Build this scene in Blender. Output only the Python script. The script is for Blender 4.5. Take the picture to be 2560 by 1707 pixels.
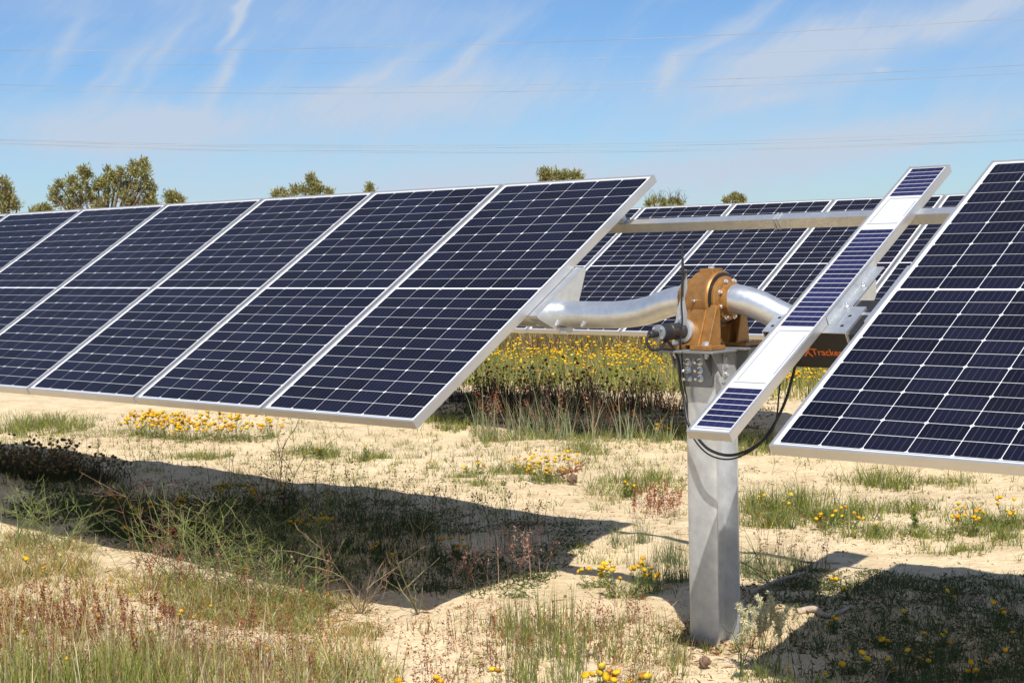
import bpy, math, random
import numpy as np
from mathutils import Vector, Matrix

for o in list(bpy.data.objects):
    bpy.data.objects.remove(o)
scene = bpy.context.scene
COL = scene.collection
PI = math.pi
rad = math.radians

# ------------------------------------------------------------------ camera
cam_data = bpy.data.cameras.new('camera')
cam = bpy.data.objects.new('camera', cam_data)
COL.objects.link(cam)
scene.camera = cam
cam_data.sensor_width = 36.0
cam_data.lens = 54.50
cam_data.clip_start = 0.05
cam_data.clip_end = 6000.0
CAM_POS = Vector((4.652, -5.325, 1.693))
yaw, pitch, roll = rad(42.369), rad(-3.592), rad(-1.388)
fwd = Vector((-math.sin(yaw) * math.cos(pitch), math.cos(yaw) * math.cos(pitch), math.sin(pitch)))
rgt = Vector((math.cos(yaw), math.sin(yaw), 0.0))
upv = rgt.cross(fwd)
r2 = rgt * math.cos(roll) + upv * math.sin(roll)
u2 = -rgt * math.sin(roll) + upv * math.cos(roll)
cam.matrix_world = Matrix((
    (r2.x, u2.x, -fwd.x, CAM_POS.x),
    (r2.y, u2.y, -fwd.y, CAM_POS.y),
    (r2.z, u2.z, -fwd.z, CAM_POS.z),
    (0, 0, 0, 1)))
scene.render.resolution_x = 1024
scene.render.resolution_y = 682

# ------------------------------------------------------------------ sky
SUN_EL, SUN_AZ = rad(53.0), rad(136.5)      # azimuth measured from +Y towards +X
world = bpy.data.worlds.new('World')
scene.world = world
world.use_nodes = True
wn, wl = world.node_tree.nodes, world.node_tree.links
wn.clear()


class N:
    """small helper to write shader maths"""
    def __init__(self, tree):
        self.n, self.l = tree.nodes, tree.links

    def put(self, sock, v):
        if isinstance(v, bpy.types.NodeSocket):
            self.l.new(v, sock)
        else:
            sock.default_value = v

    def m(self, op, a, b=None, c=None, clamp=False):
        nd = self.n.new('ShaderNodeMath')
        nd.operation = op
        nd.use_clamp = clamp
        self.put(nd.inputs[0], a)
        if b is not None:
            self.put(nd.inputs[1], b)
        if c is not None:
            self.put(nd.inputs[2], c)
        return nd.outputs[0]

    def mix(self, f, a, b, blend='MIX'):
        nd = self.n.new('ShaderNodeMix')
        nd.data_type = 'RGBA'
        nd.blend_type = blend
        nd.clamp_factor = True
        self.put(nd.inputs[0], f)
        self.put(nd.inputs[6], a)
        self.put(nd.inputs[7], b)
        return nd.outputs[2]

    def noise(self, vec, scale, detail=4.0, rough=0.55, dist=0.0):
        nd = self.n.new('ShaderNodeTexNoise')
        if vec is not None:
            self.l.new(vec, nd.inputs['Vector'])
        nd.inputs['Scale'].default_value = scale
        nd.inputs['Detail'].default_value = detail
        nd.inputs['Roughness'].default_value = rough
        nd.inputs['Distortion'].default_value = dist
        return nd.outputs[0]

    def ramp(self, f, stops):
        nd = self.n.new('ShaderNodeValToRGB')
        self.l.new(f, nd.inputs[0])
        el = nd.color_ramp.elements
        while len(el) > 1:
            el.remove(el[0])
        for i, (p, c) in enumerate(stops):
            e = el[0] if i == 0 else el.new(p)
            e.position = p
            e.color = c if len(c) == 4 else (*c, 1)
        return nd.outputs[0]

    def comb(self, x, y, z):
        nd = self.n.new('ShaderNodeCombineXYZ')
        for i, v in enumerate((x, y, z)):
            self.put(nd.inputs[i], v)
        return nd.outputs[0]


W = N(world.node_tree)
sky = wn.new('ShaderNodeTexSky')
sky.sky_type = 'NISHITA'
sky.sun_disc = False
sky.sun_elevation = SUN_EL
sky.sun_rotation = SUN_AZ
sky.altitude = 300
sky.air_density = 1.0
sky.dust_density = 0.35
sky.ozone_density = 4.0
tc = wn.new('ShaderNodeTexCoord')
sep = wn.new('ShaderNodeSeparateXYZ')
wl.new(tc.outputs['Generated'], sep.inputs[0])
az = W.m('MULTIPLY', W.m('ARCTAN2', sep.outputs[0], sep.outputs[1]), 180 / PI)     # degrees
el = W.m('MULTIPLY', W.m('ARCSINE', sep.outputs[2]), 180 / PI)
# wind-drawn cirrus: warped, strongly stretched noise in (azimuth, elevation)
wv = W.comb(W.m('MULTIPLY', az, 0.13), W.m('MULTIPLY', el, 0.32), 3.1)
warp = W.m('SUBTRACT', W.noise(wv, 1.0, 3.0), 0.5)
warp2 = W.m('SUBTRACT', W.noise(W.comb(W.m('MULTIPLY', az, 0.5), W.m('MULTIPLY', el, 0.8), 9.0), 1.0, 3.0), 0.5)
a2 = W.m('ADD', az, W.m('ADD', W.m('MULTIPLY', warp, 3.0), W.m('MULTIPLY', warp2, 0.9)))
e2 = W.m('ADD', el, W.m('MULTIPLY', warp2, 0.9))
# shear so that streaks climb to the right
along = W.m('ADD', W.m('MULTIPLY', a2, 0.75), W.m('MULTIPLY', e2, 0.66))
across = W.m('SUBTRACT', W.m('MULTIPLY', e2, 0.75), W.m('MULTIPLY', a2, 0.66))
streak = W.noise(W.comb(W.m('MULTIPLY', along, 0.16), W.m('MULTIPLY', across, 0.85), 0.0), 1.0, 5.0, 0.6)
streak = W.m('MULTIPLY', W.m('SUBTRACT', streak, 0.46), 3.0, clamp=True)
veil = W.noise(W.comb(W.m('MULTIPLY', a2, 0.07), W.m('MULTIPLY', e2, 0.26), 5.0), 1.0, 4.0, 0.5)
veil = W.m('MULTIPLY', W.m('SUBTRACT', veil, 0.42), 2.6, clamp=True)
# single plumes seen against the blue: (azimuth, elevation, length, width, slope angle, strength)
plumes = [(-51.9, 8.2, 1.0, 0.20, 62, 0.9), (-52.4, 6.4, 1.5, 0.22, 52, 0.55), (-51.5, 8.9, 0.7, 0.13, 35, 0.5),
          (-56.2, 6.3, 2.0, 0.30, 42, 0.45), (-54.8, 6.9, 1.7, 0.22, 50, 0.4), (-58.0, 7.4, 1.2, 0.30, 75, 0.35),
          (-57.0, 6.2, 0.9, 0.16, 45, 0.35),
          (-46.3, 6.6, 2.8, 0.36, 24, 0.35), (-43.5, 6.9, 2.0, 0.26, 33, 0.4), (-34.2, 7.6, 2.2, 0.28, 33, 0.55),
          (-36.3, 6.1, 1.0, 0.35, 55, 0.45), (-32.0, 6.6, 3.8, 1.0, 14, 0.85), (-26.0, 7.6, 2.6, 0.6, 16, 0.75),
          (-33.0, 4.9, 2.5, 0.28, 10, 0.35), (-46.0, 5.2, 6.0, 1.15, 5, 0.85), (-56.0, 4.3, 4.2, 1.0, 3, 0.85),
          (-29.0, 3.4, 6.0, 0.75, 8, 0.8), (-28.9, 5.9, 0.35, 0.12, 0, 0.5), (-42.0, 2.2, 14.0, 0.9, 1, 0.5)]
acc = None
pvec = W.comb(a2, e2, 0.0)
for (pa, pe, ln, wd, sl, st) in plumes:
    mp = wn.new('ShaderNodeMapping')
    mp.vector_type = 'TEXTURE'
    wl.new(pvec, mp.inputs[0])
    mp.inputs['Location'].default_value = (pa, pe, 0)
    mp.inputs['Rotation'].default_value = (0, 0, rad(sl))
    mp.inputs['Scale'].default_value = (ln, wd, 1)
    dt = wn.new('ShaderNodeVectorMath')
    dt.operation = 'DOT_PRODUCT'
    wl.new(mp.outputs[0], dt.inputs[0])
    wl.new(mp.outputs[0], dt.inputs[1])
    acc = W.m('MULTIPLY_ADD', W.m('POWER', 0.36788, dt.outputs['Value']), st, 0.0 if acc is None else acc)
fibre = W.noise(W.comb(W.m('MULTIPLY', along, 0.5), W.m('MULTIPLY', across, 3.2), 2.0), 1.0, 4.0, 0.6)
cloud = W.m('ADD', W.m('MULTIPLY', acc, W.m('ADD', W.m('MULTIPLY', fibre, 1.4), 0.45)),
            W.m('ADD', W.m('MULTIPLY', streak, 0.36), W.m('MULTIPLY', veil, 0.62)))
cloud = W.m('MULTIPLY', cloud, 1.0, clamp=True)
cloud = W.m('MULTIPLY', cloud, 0.88)
skyc = W.mix(1.0, sky.outputs[0], (0.60, 0.755, 0.94, 1), 'MULTIPLY')
skyc = W.mix(cloud, skyc, (4.5, 5.2, 6.25, 1))
bg = wn.new('ShaderNodeBackground')
wl.new(skyc, bg.inputs[0])
bg.inputs[1].default_value = 0.10
wo = wn.new('ShaderNodeOutputWorld')
wl.new(bg.outputs[0], wo.inputs[0])
world.cycles.sampling_method = 'MANUAL'
world.cycles.sample_map_resolution = 256

# ------------------------------------------------------------------ sun
sd = bpy.data.lights.new('sun', 'SUN')
sd.energy = 5.0
sd.angle = rad(0.53)
sd.color = (1.0, 0.95, 0.87)
sun = bpy.data.objects.new('sun', sd)
COL.objects.link(sun)
sdir = Vector((math.sin(SUN_AZ) * math.cos(SUN_EL), math.cos(SUN_AZ) * math.cos(SUN_EL), math.sin(SUN_EL)))
sun.rotation_euler = sdir.to_track_quat('Z', 'Y').to_euler()
sun.location = (8, -8, 12)
vs = scene.view_settings
vs.view_transform = 'Standard'
vs.look = 'None'
vs.exposure = 0.30
vs.gamma = 1.0
vs.use_curve_mapping = False
scene.render.engine = 'CYCLES'

H0 = 1.49            # height of the panel plane above the sand at the tracker axis
TL = rad(31.87)      # tilt of the left run
TR = rad(30.21)      # tilt of the right run and of the slim panel
rng = np.random.default_rng(7)
random.seed(7)


# ------------------------------------------------------------------ materials
def new_mat(name):
    m = bpy.data.materials.new(name)
    m.use_nodes = True
    nt = m.node_tree
    nt.nodes.clear()
    k = N(nt)
    out = nt.nodes.new('ShaderNodeOutputMaterial')
    b = nt.nodes.new('ShaderNodeBsdfPrincipled')
    nt.links.new(b.outputs[0], out.inputs[0])
    return m, k, b, out


def objco(k):
    t = k.n.new('ShaderNodeTexCoord')
    return t.outputs['Object']


def paint(name, col, rough=0.5, metal=0.0, coat=0.0, var=0.12, scale=14.0, bump=0.0, bscale=200.0, rvar=0.12, spec=0.5):
    m, k, b, out = new_mat(name)
    co = objco(k)
    n1 = k.noise(co, scale, 6.0, 0.65)
    dark = tuple(c * (1 - var) for c in col) + (1,)
    lite = tuple(min(1, c * (1 + var)) for c in col) + (1,)
    k.put(b.inputs['Base Color'], k.ramp(n1, [(0.3, dark), (0.7, lite)]))
    n2 = k.noise(co, scale * 3.1, 4.0, 0.6)
    k.put(b.inputs['Roughness'], k.m('ADD', k.m('MULTIPLY', n2, rvar * 2), rough - rvar))
    b.inputs['Metallic'].default_value = metal
    b.inputs['Coat Weight'].default_value = coat
    b.inputs['Coat Roughness'].default_value = 0.05
    b.inputs['Specular IOR Level'].default_value = spec
    if bump > 0:
        bp = k.n.new('ShaderNodeBump')
        bp.inputs['Strength'].default_value = bump
        bp.inputs['Distance'].default_value = 0.002
        k.l.new(k.noise(co, bscale, 3.0), bp.inputs['Height'])
        k.l.new(bp.outputs[0], b.inputs['Normal'])
    return m


M = {}
M['alu'] = paint('anodised_aluminium', (0.58, 0.575, 0.57), 0.40, 0.72, var=0.05, scale=6)
M['galv'] = paint('galvanised_steel', (0.66, 0.68, 0.69), 0.36, 0.8, var=0.10, scale=22, bump=0.05, bscale=90)
M['galv_dull'] = paint('weathered_galvanised_steel', (0.50, 0.52, 0.54), 0.46, 0.55, var=0.16, scale=18, bump=0.06, bscale=120)
M['galv_post'] = paint('spangled_galvanised_post', (0.60, 0.62, 0.645), 0.38, 0.62, var=0.16, scale=16, bump=0.10, bscale=70, rvar=0.14)
M['casting'] = paint('grey_cast_bracket', (0.22, 0.235, 0.25), 0.5, 0.35, var=0.14, scale=30, bump=0.1, bscale=160)
M['bronze'] = paint('bronze_paint', (0.34, 0.165, 0.045), 0.42, 0.40, coat=0.15, var=0.26, scale=20, bump=0.35, bscale=220, rvar=0.2)
M['black'] = paint('black_plastic', (0.022, 0.022, 0.024), 0.42, 0.0, var=0.2, scale=40)
M['blackbox'] = paint('black_enclosure', (0.016, 0.016, 0.017), 0.5, 0.0, var=0.2, scale=30)
M['rubber'] = paint('black_cable_sheath', (0.014, 0.014, 0.015), 0.45, 0.0, var=0.2, scale=60)
M['zinc'] = paint('zinc_bolt', (0.70, 0.71, 0.72), 0.30, 0.85, var=0.08, scale=80)
M['hole_disc'] = paint('hole_shade_black', (0.01, 0.01, 0.011), 0.8, 0.0, var=0.1, scale=40)
M['orange'] = paint('orange_print', (0.75, 0.16, 0.03), 0.5, 0.0, var=0.05, scale=40)
M['ribbon'] = paint('tinned_ribbon', (0.42, 0.43, 0.45), 0.4, 0.5, coat=0.6, var=0.08, scale=60)
M['print'] = paint('grey_printed_line', (0.14, 0.145, 0.16), 0.5, 0.0, var=0.05, scale=60)
M['back'] = paint('white_backsheet', (0.74, 0.75, 0.76), 0.5, 0.0, coat=0.7, var=0.03, scale=9)
M['whitepanel'] = paint('white_blank_sheet', (0.56, 0.565, 0.57), 0.5, 0.0, coat=0.6, var=0.02, scale=9)
M['wire'] = paint('weathered_conductor', (0.30, 0.275, 0.25), 0.6, 0.3, var=0.1, scale=0.5)


def cell_mat(name, base, lines, ldir, lcol, amount):
    m, k, b, out = new_mat(name)
    tcn = k.n.new('ShaderNodeTexCoord')
    sp = k.n.new('ShaderNodeSeparateXYZ')
    k.l.new(tcn.outputs['Object'], sp.inputs[0])
    x = sp.outputs[0]
    # thin bus ribbons running up the slope
    fr = k.m('FRACT', k.m('ADD', k.m('MULTIPLY', x, lines / 0.156), 0.5 + lines * 0.5))
    d = k.m('ABSOLUTE', k.m('SUBTRACT', fr, 0.5))
    line = k.m('LESS_THAN', d, 0.024)
    dots = k.m('GREATER_THAN', k.m('SINE', k.m('MULTIPLY', sp.outputs[1], 700.0)), -0.35)
    line = k.m('MULTIPLY', line, k.m('ADD', k.m('MULTIPLY', dots, 0.6), 0.4))
    oi = k.n.new('ShaderNodeObjectInfo')
    vr = k.m('ADD', k.m('MULTIPLY', oi.outputs['Random'], 0.7), 0.65)
    mul = k.n.new('ShaderNodeVectorMath')
    mul.operation = 'SCALE'
    mul.inputs[0].default_value = base
    k.l.new(vr, mul.inputs['Scale'])
    base_col = k.mix(k.m('MULTIPLY', line, amount), mul.outputs[0], (*lcol, 1))
    # fine dust settled on the glass, in soft uneven streaks and specks
    geo = k.n.new('ShaderNodeNewGeometry')
    dn = k.noise(geo.outputs['Position'], 9.0, 5.0, 0.7)
    sp2 = k.noise(geo.outputs['Position'], 210.0, 2.0, 0.5)
    dust = k.m('ADD', k.m('MULTIPLY', k.m('SUBTRACT', dn, 0.42), 0.022, clamp=True), k.m('MULTIPLY', k.m('SUBTRACT', sp2, 0.73), 1.0, clamp=True))
    k.put(b.inputs['Base Color'], k.mix(dust, base_col, (0.42, 0.36, 0.28, 1)))
    k.put(b.inputs['Coat Roughness'], k.m('ADD', k.m('MULTIPLY', dn, 0.16), 0.03))
    b.inputs['Roughness'].default_value = 0.6
    b.inputs['Coat Weight'].default_value = 0.36
    b.inputs['Coat IOR'].default_value = 1.38
    b.inputs['Specular IOR Level'].default_value = 0.06
    return m


M['cell'] = cell_mat('mono_silicon_cell', (0.0052, 0.0058, 0.0155), 6, 0, (0.13, 0.13, 0.17), 0.75)
M['cell_blue'] = cell_mat('blue_silicon_cell', (0.015, 0.017, 0.062), 4, 0, (0.12, 0.12, 0.26), 0.6)


def veg_mat(name, trans=0.3, rough=0.6):
    m, k, b, out = new_mat(name)
    at = k.n.new('ShaderNodeAttribute')
    at.attribute_name = 'Col'
    geo = k.n.new('ShaderNodeNewGeometry')
    nv = k.noise(geo.outputs['Position'], 30.0, 2.0)
    vr = k.ramp(nv, [(0.3, (0.75, 0.75, 0.75)), (0.7, (1.2, 1.2, 1.2))])
    c = k.mix(1.0, at.outputs['Color'], vr, 'MULTIPLY')
    k.put(b.inputs['Base Color'], c)
    b.inputs['Roughness'].default_value = rough
    b.inputs['Specular IOR Level'].default_value = 0.25
    if trans > 0:
        tl = k.n.new('ShaderNodeBsdfTranslucent')
        k.put(tl.inputs[0], c)
        mx = k.n.new('ShaderNodeMixShader')
        mx.inputs[0].default_value = trans
        k.l.new(b.outputs[0], mx.inputs[1])
        k.l.new(tl.outputs[0], mx.inputs[2])
        k.l.new(mx.outputs[0], out.inputs[0])
    return m


M['veg'] = veg_mat('plant_tissue', 0.30)
M['petal'] = veg_mat('flower_tissue', 0.15, 0.7)
M['bark'] = paint('grey_brown_bark', (0.13, 0.095, 0.065), 0.85, 0.0, var=0.35, scale=6, bump=0.5, bscale=40)
M['deadwood'] = paint('dead_wood', (0.17, 0.10, 0.065), 0.85, 0.0, var=0.4, scale=60, bump=0.6, bscale=120)
M['cone'] = paint('russet_dry_frond', (0.33, 0.10, 0.045), 0.8, 0.0, var=0.3, scale=60)
M['branch'] = paint('bleached_branch', (0.42, 0.34, 0.25), 0.85, 0.0, var=0.3, scale=40, bump=0.5, bscale=90)


def sand_mat():
    m, k, b, out = new_mat('dry_pale_sand')
    geo = k.n.new('ShaderNodeNewGeometry')
    P = geo.outputs['Position']
    big = k.noise(P, 0.55, 4.0, 0.6)
    mid = k.noise(P, 4.5, 5.0, 0.65)
    fin = k.noise(P, 140.0, 3.0, 0.7)
    c1 = k.ramp(big, [(0.3, (0.62, 0.485, 0.305)), (0.7, (0.73, 0.59, 0.385))])
    c2 = k.ramp(mid, [(0.32, (0.80, 0.77, 0.72)), (0.55, (1.0, 1.0, 1.0)), (0.8, (1.05, 1.04, 1.02))])
    c = k.mix(1.0, c1, c2, 'MULTIPLY')
    c3 = k.ramp(fin, [(0.25, (0.72, 0.70, 0.66)), (0.5, (1.0, 1.0, 1.0)), (0.75, (1.12, 1.11, 1.08))])
    c = k.mix(1.0, c, c3, 'MULTIPLY')
    # plant crumbs and humus stains
    cr = k.noise(P, 38.0, 4.0, 0.75)
    pat = k.noise(P, 1.3, 3.0, 0.6)
    f = k.m('MULTIPLY', k.m('MULTIPLY', k.m('SUBTRACT', cr, 0.60), 9.0, clamp=True),
            k.m('ADD', k.m('MULTIPLY', k.m('SUBTRACT', pat, 0.40), 4.0, clamp=True), 0.15), clamp=True)
    c = k.mix(k.m('MULTIPLY', f, 0.75), c, (0.16, 0.10, 0.06, 1))
    k.put(b.inputs['Base Color'], c)
    b.inputs['Roughness'].default_value = 0.95
    b.inputs['Specular IOR Level'].default_value = 0.15
    h = k.m('ADD', k.m('MULTIPLY', k.noise(P, 16.0, 5.0, 0.6), 1.0), k.m('MULTIPLY', fin, 0.12))
    bp = k.n.new('ShaderNodeBump')
    bp.inputs['Strength'].default_value = 0.6
    bp.inputs['Distance'].default_value = 0.05
    k.l.new(h, bp.inputs['Height'])
    k.l.new(bp.outputs[0], b.inputs['Normal'])
    return m


M['sand'] = sand_mat()


# ------------------------------------------------------------------ mesh helpers
def link(o, parent=None):
    COL.objects.link(o)
    if parent is not None:
        o.parent = parent
    return o


def tag(o, label, cat, group=None, kind=None):
    if label:
        o['label'] = label
    if cat:
        o['category'] = cat
    if group:
        o['group'] = group
    if kind:
        o['kind'] = kind
    return o


def empty(name, loc=(0, 0, 0), rot=(0, 0, 0)):
    o = bpy.data.objects.new(name, None)
    o.empty_display_size = 0.05
    o.location = loc
    o.rotation_euler = rot
    COL.objects.link(o)
    return o


class MB:
    def __init__(self):
        self.v, self.f = [], []

    def add(self, vs, fs):
        b = len(self.v)
        self.v += [tuple(p) for p in vs]
        self.f += [tuple(i + b for i in f) for f in fs]
        return self

    def box(self, x0, x1, y0, y1, z0, z1, mat=None):
        vs = [Vector(p) for p in ((x0, y0, z0), (x1, y0, z0), (x1, y1, z0), (x0, y1, z0),
                                  (x0, y0, z1), (x1, y0, z1), (x1, y1, z1), (x0, y1, z1))]
        if mat:
            vs = [mat @ p for p in vs]
        return self.add(vs, [(0, 3, 2, 1), (4, 5, 6, 7), (0, 1, 5, 4), (1, 2, 6, 5), (2, 3, 7, 6), (3, 0, 4, 7)])

    def prism(self, poly, axis, a, b, mat=None):
        """poly in the two other axes (cyclic order), extruded from a to b along axis"""
        n = len(poly)
        vs = []
        for t in (a, b):
            for (p, q) in poly:
                vs.append(Vector({'x': (t, p, q), 'y': (p, t, q), 'z': (p, q, t)}[axis]))
        if mat:
            vs = [mat @ p for p in vs]
        fs = [tuple(range(n))[::-1], tuple(range(n, 2 * n))]
        fs += [(i, (i + 1) % n, n + (i + 1) % n, n + i) for i in range(n)]
        return self.add(vs, fs)

    def lathe(self, prof, org, axis, n=32):
        """prof: list of (distance along axis, radius)"""
        ax = Vector(axis).normalized()
        u = ax.orthogonal().normalized()
        w = ax.cross(u)
        org = Vector(org)
        vs, fs = [], []
        for (t, r) in prof:
            for i in range(n):
                a = 2 * PI * i / n
                vs.append(org + ax * t + (u * math.cos(a) + w * math.sin(a)) * r)
        for j in range(len(prof) - 1):
            for i in range(n):
                k = (i + 1) % n
                fs.append((j * n + i, j * n + k, (j + 1) * n + k, (j + 1) * n + i))
        fs.append(tuple(range(n))[::-1])
        fs.append(tuple((len(prof) - 1) * n + i for i in range(n)))
        return self.add(vs, fs)

    def tube(self, pts, r, n=10, caps=True):
        pts = [Vector(p) for p in pts]
        rs = r if isinstance(r, (list, tuple)) else [r] * len(pts)
        vs, fs = [], []
        prev = None
        for i, p in enumerate(pts):
            d = (pts[min(i + 1, len(pts) - 1)] - pts[max(i - 1, 0)]).normalized()
            if prev is None:
                u = d.orthogonal().normalized()
            else:
                u = (prev - d * prev.dot(d)).normalized()
            prev = u
            w = d.cross(u)
            for k in range(n):
                a = 2 * PI * k / n
                vs.append(p + (u * math.cos(a) + w * math.sin(a)) * rs[i])
        for j in range(len(pts) - 1):
            for i in range(n):
                k = (i + 1) % n
                fs.append((j * n + i, j * n + k, (j + 1) * n + k, (j + 1) * n + i))
        if caps:
            fs.append(tuple(range(n))[::-1])
            fs.append(tuple((len(pts) - 1) * n + i for i in range(n)))
        return self.add(vs, fs)

    def mesh(self, name, mat, smooth=35):
        me = bpy.data.meshes.new(name)
        me.from_pydata(self.v, [], self.f)
        me.materials.append(mat)
        if smooth:
            me.polygons.foreach_set('use_smooth', [True] * len(me.polygons))
            me.set_sharp_from_angle(angle=rad(smooth))
        me.update()
        return me

    def build(self, name, mat, parent=None, smooth=35, bevel=0.0):
        o = bpy.data.objects.new(name, self.mesh(name, mat, smooth))
        link(o, parent)
        if bevel:
            md = o.modifiers.new('bevel', 'BEVEL')
            md.width = bevel
            md.segments = 2
            md.limit_method = 'ANGLE'
            md.angle_limit = rad(40)
        return o


def hexbolt(org, axis, r=0.011, h=0.008, shank=0.0, sr=0.006):
    """washer, hexagonal head and optional threaded end along axis from org"""
    m = MB()
    m.lathe([(0, r * 1.45), (0.002, r * 1.45)], org, axis, 14)
    m.lathe([(0.002, r), (0.002 + h, r), (0.0035 + h, r * 0.8)], org, axis, 6)
    if shank > 0:
        m.lathe([(0.003 + h, sr), (h + shank, sr), (h + shank + 0.002, sr * 0.7)], org, axis, 10)
    return m


def spline(pts, n=8):
    """Catmull-Rom through pts"""
    p = [Vector(q) for q in pts]
    p = [p[0] * 2 - p[1]] + p + [p[-1] * 2 - p[-2]]
    out = []
    for i in range(1, len(p) - 2):
        for k in range(n):
            t = k / n
            a, b, c, d = p[i - 1], p[i], p[i + 1], p[i + 2]
            out.append(0.5 * ((2 * b) + (c - a) * t + (2 * a - 5 * b + 4 * c - d) * t * t + (3 * b - a - 3 * c + d) * t ** 3))
    out.append(p[-2])
    return out


# ------------------------------------------------------------------ terrain
def hz(x, y):
    """height of the sand at (x, y); works on arrays"""
    x = np.asarray(x, float)
    y = np.asarray(y, float)
    h = 0.022 * np.sin(1.15 * x + 0.8 * y + 0.6) * np.cos(0.9 * y - 0.35 * x + 0.4)
    h += 0.014 * np.sin(2.7 * x - 1.9 * y + 1.0) + 0.010 * np.sin(3.9 * y + 1.4 * x + 2.2)
    h += 0.009 * np.sin(7.3 * x + 2.1 * y) * np.sin(6.1 * y - 2.0 * x) + 0.005 * np.sin(13.1 * x - 4.0 * y + 1.3) * np.sin(11.7 * y + 3.3 * x)
    far = np.clip((np.hypot(x + 3, y - 3) - 16) / 20, 0, 1)
    return h * (1 - far) - 0.005


def axis_pts(lo, hi, step, outer):
    a = np.arange(lo, hi + 1e-6, step)
    g = [step]
    p = [hi]
    s = step
    while p[-1] < outer:
        s *= 1.35
        p.append(p[-1] + s)
    q = [lo]
    s = step
    while q[-1] > -outer:
        s *= 1.35
        q.append(q[-1] - s)
    return np.concatenate([np.array(q[:0:-1]), a, np.array(p[1:])])


gx = axis_pts(-12.0, 4.0, 0.06, 2500.0)
gy = axis_pts(-4.0, 12.0, 0.06, 2500.0)
XX, YY = np.meshgrid(gx, gy, indexing='ij')
fine = rng.normal(0, 0.0034, XX.shape) * (np.hypot(XX + 3, YY - 3) < 14)
ZZ = hz(XX, YY) + fine
nx, ny = XX.shape
gv = np.stack([XX, YY, ZZ], -1).reshape(-1, 3)
ii = (np.arange(nx - 1)[:, None] * ny + np.arange(ny - 1)[None, :]).reshape(-1)
gf = np.stack([ii, ii + ny, ii + ny + 1, ii + 1], -1)
gme = bpy.data.meshes.new('ground')
gme.from_pydata(gv.tolist(), [], gf.tolist())
gme.polygons.foreach_set('use_smooth', [True] * len(gme.polygons))
gme.materials.append(M['sand'])
ground = link(bpy.data.objects.new('ground', gme))
tag(ground, 'pale dry sand with low mounds under the solar trackers', 'ground', kind='structure')

# ------------------------------------------------------------------ solar panels
PW, PL, PITCH, DEP = 1.004, 1.9975, 1.0204, 0.040
CW, CH, CG, MIDG = 0.1557, 0.0776, 0.0031, 0.0125
LIP = 0.0115


def frame_mesh(w, l, d, lip, name='frame'):
    m = MB()
    x, y = w / 2, l / 2
    m.box(-x, -x + lip, -y, y, -d, 0)
    m.box(x - lip, x, -y, y, -d, 0)
    m.box(-x + lip + 0.0002, x - lip - 0.0002, -y + 0.0004, -y + lip, -d + 0.0006, -0.0005)
    m.box(-x + lip + 0.0002, x - lip - 0.0002, y - lip, y - 0.0004, -d + 0.0006, -0.0005)
    return m.mesh(name, M['alu'], 0)


def cell_mesh(w, h, c1, c2, mat, name='cell', t=0.0008):
    x, y = w / 2, h / 2
    poly = [(-x + c1, -y), (x - c1, -y), (x, -y + c1), (x, y - c2), (x - c2, y), (-x + c2, y), (-x, y - c2), (-x, -y + c1)]
    return MB().prism(poly, 'z', -t, 0).mesh(name, mat, 0)


panel_frame = frame_mesh(PW, PL, DEP, LIP)
panel_back = MB().box(-PW / 2 + LIP, PW / 2 - LIP, -PL / 2 + LIP, PL / 2 - LIP, -0.009, -0.0045).mesh('backsheet', M['back'], 0)
panel_cell = cell_mesh(CW, CH, 0.0072, 0.0018, M['cell'])
rib_mesh = MB().box(-0.155, 0.155, -0.002, 0.002, -0.0006, 0.0).mesh('bus_ribbon', M['ribbon'], 0)
jb_mesh = MB().box(-0.05, 0.05, -0.03, 0.03, -0.03, -0.0095).mesh('junction_box', M['black'], 0)
CELLS = []
for j in range(24):
    yb = -(24 * CH + 22 * CG + MIDG) / 2 + j * (CH + CG) + (MIDG - CG if j >= 12 else 0) + CH / 2
    for i in range(6):
        xb = (i - 2.5) * (CW + CG)
        CELLS.append((xb, yb, j % 2))


def child(name, me, parent, loc=(0, 0, 0), rz=0.0):
    o = bpy.data.objects.new(name, me)
    o.location = loc
    if rz:
        o.rotation_euler = (0, 0, rz)
    return link(o, parent)


def solar_panel(xr, yc, zc, tilt, label, group):
    """xr: x of the right-hand edge"""
    e = empty('solar_panel', (xr - PW / 2, yc, zc), (tilt + random.gauss(0, 0.0006), random.gauss(0, 0.0004), 0))
    tag(e, label, 'solar panel', group)
    child('frame', panel_frame, e)
    child('backsheet', panel_back, e)
    for (x, y, k) in CELLS:
        child('cell', panel_cell, e, (x, y, -0.0036), PI if k else 0.0)
    for s in (-1, 1):
        for q in (-1, 0, 1):
            child('bus_ribbon', rib_mesh, e, (q * 0.318, s * (PL / 2 - 0.0225), -0.0038))
    child('junction_box', jb_mesh, e, (0, 0.0, 0))
    return e


ORD = ['first', 'second', 'third', 'fourth', 'fifth', 'sixth', 'seventh', 'eighth', 'ninth']
for i in range(9):
    solar_panel(-i * PITCH, 0, H0, TL,
                ['dark solar panel at the right end of the big left run, beside the bare tube',
                 'second solar panel from the tube end of the big left run',
                 'third solar panel from the tube end of the big left run',
                 'fourth solar panel from the tube end of the big left run',
                 'fifth solar panel from the tube end of the big left run',
                 'sixth solar panel from the tube end of the big left run',
                 'seventh solar panel of the left run, only its top shows at the left edge',
                 'eighth solar panel of the left run, a sliver at the left picture edge',
                 'ninth solar panel of the left run, past the left picture edge'][i],
                'panels of the near left run')
XR = 1.7534
for i in range(2):
    solar_panel(XR + PW + i * PITCH, 0, H0, TR,
                ['large dark solar panel cut off by the right picture edge',
                 'solar panel next along the right run, past the right picture edge'][i],
                'panels of the near right run')
BX, BY = -4.261, 5.482
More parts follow.
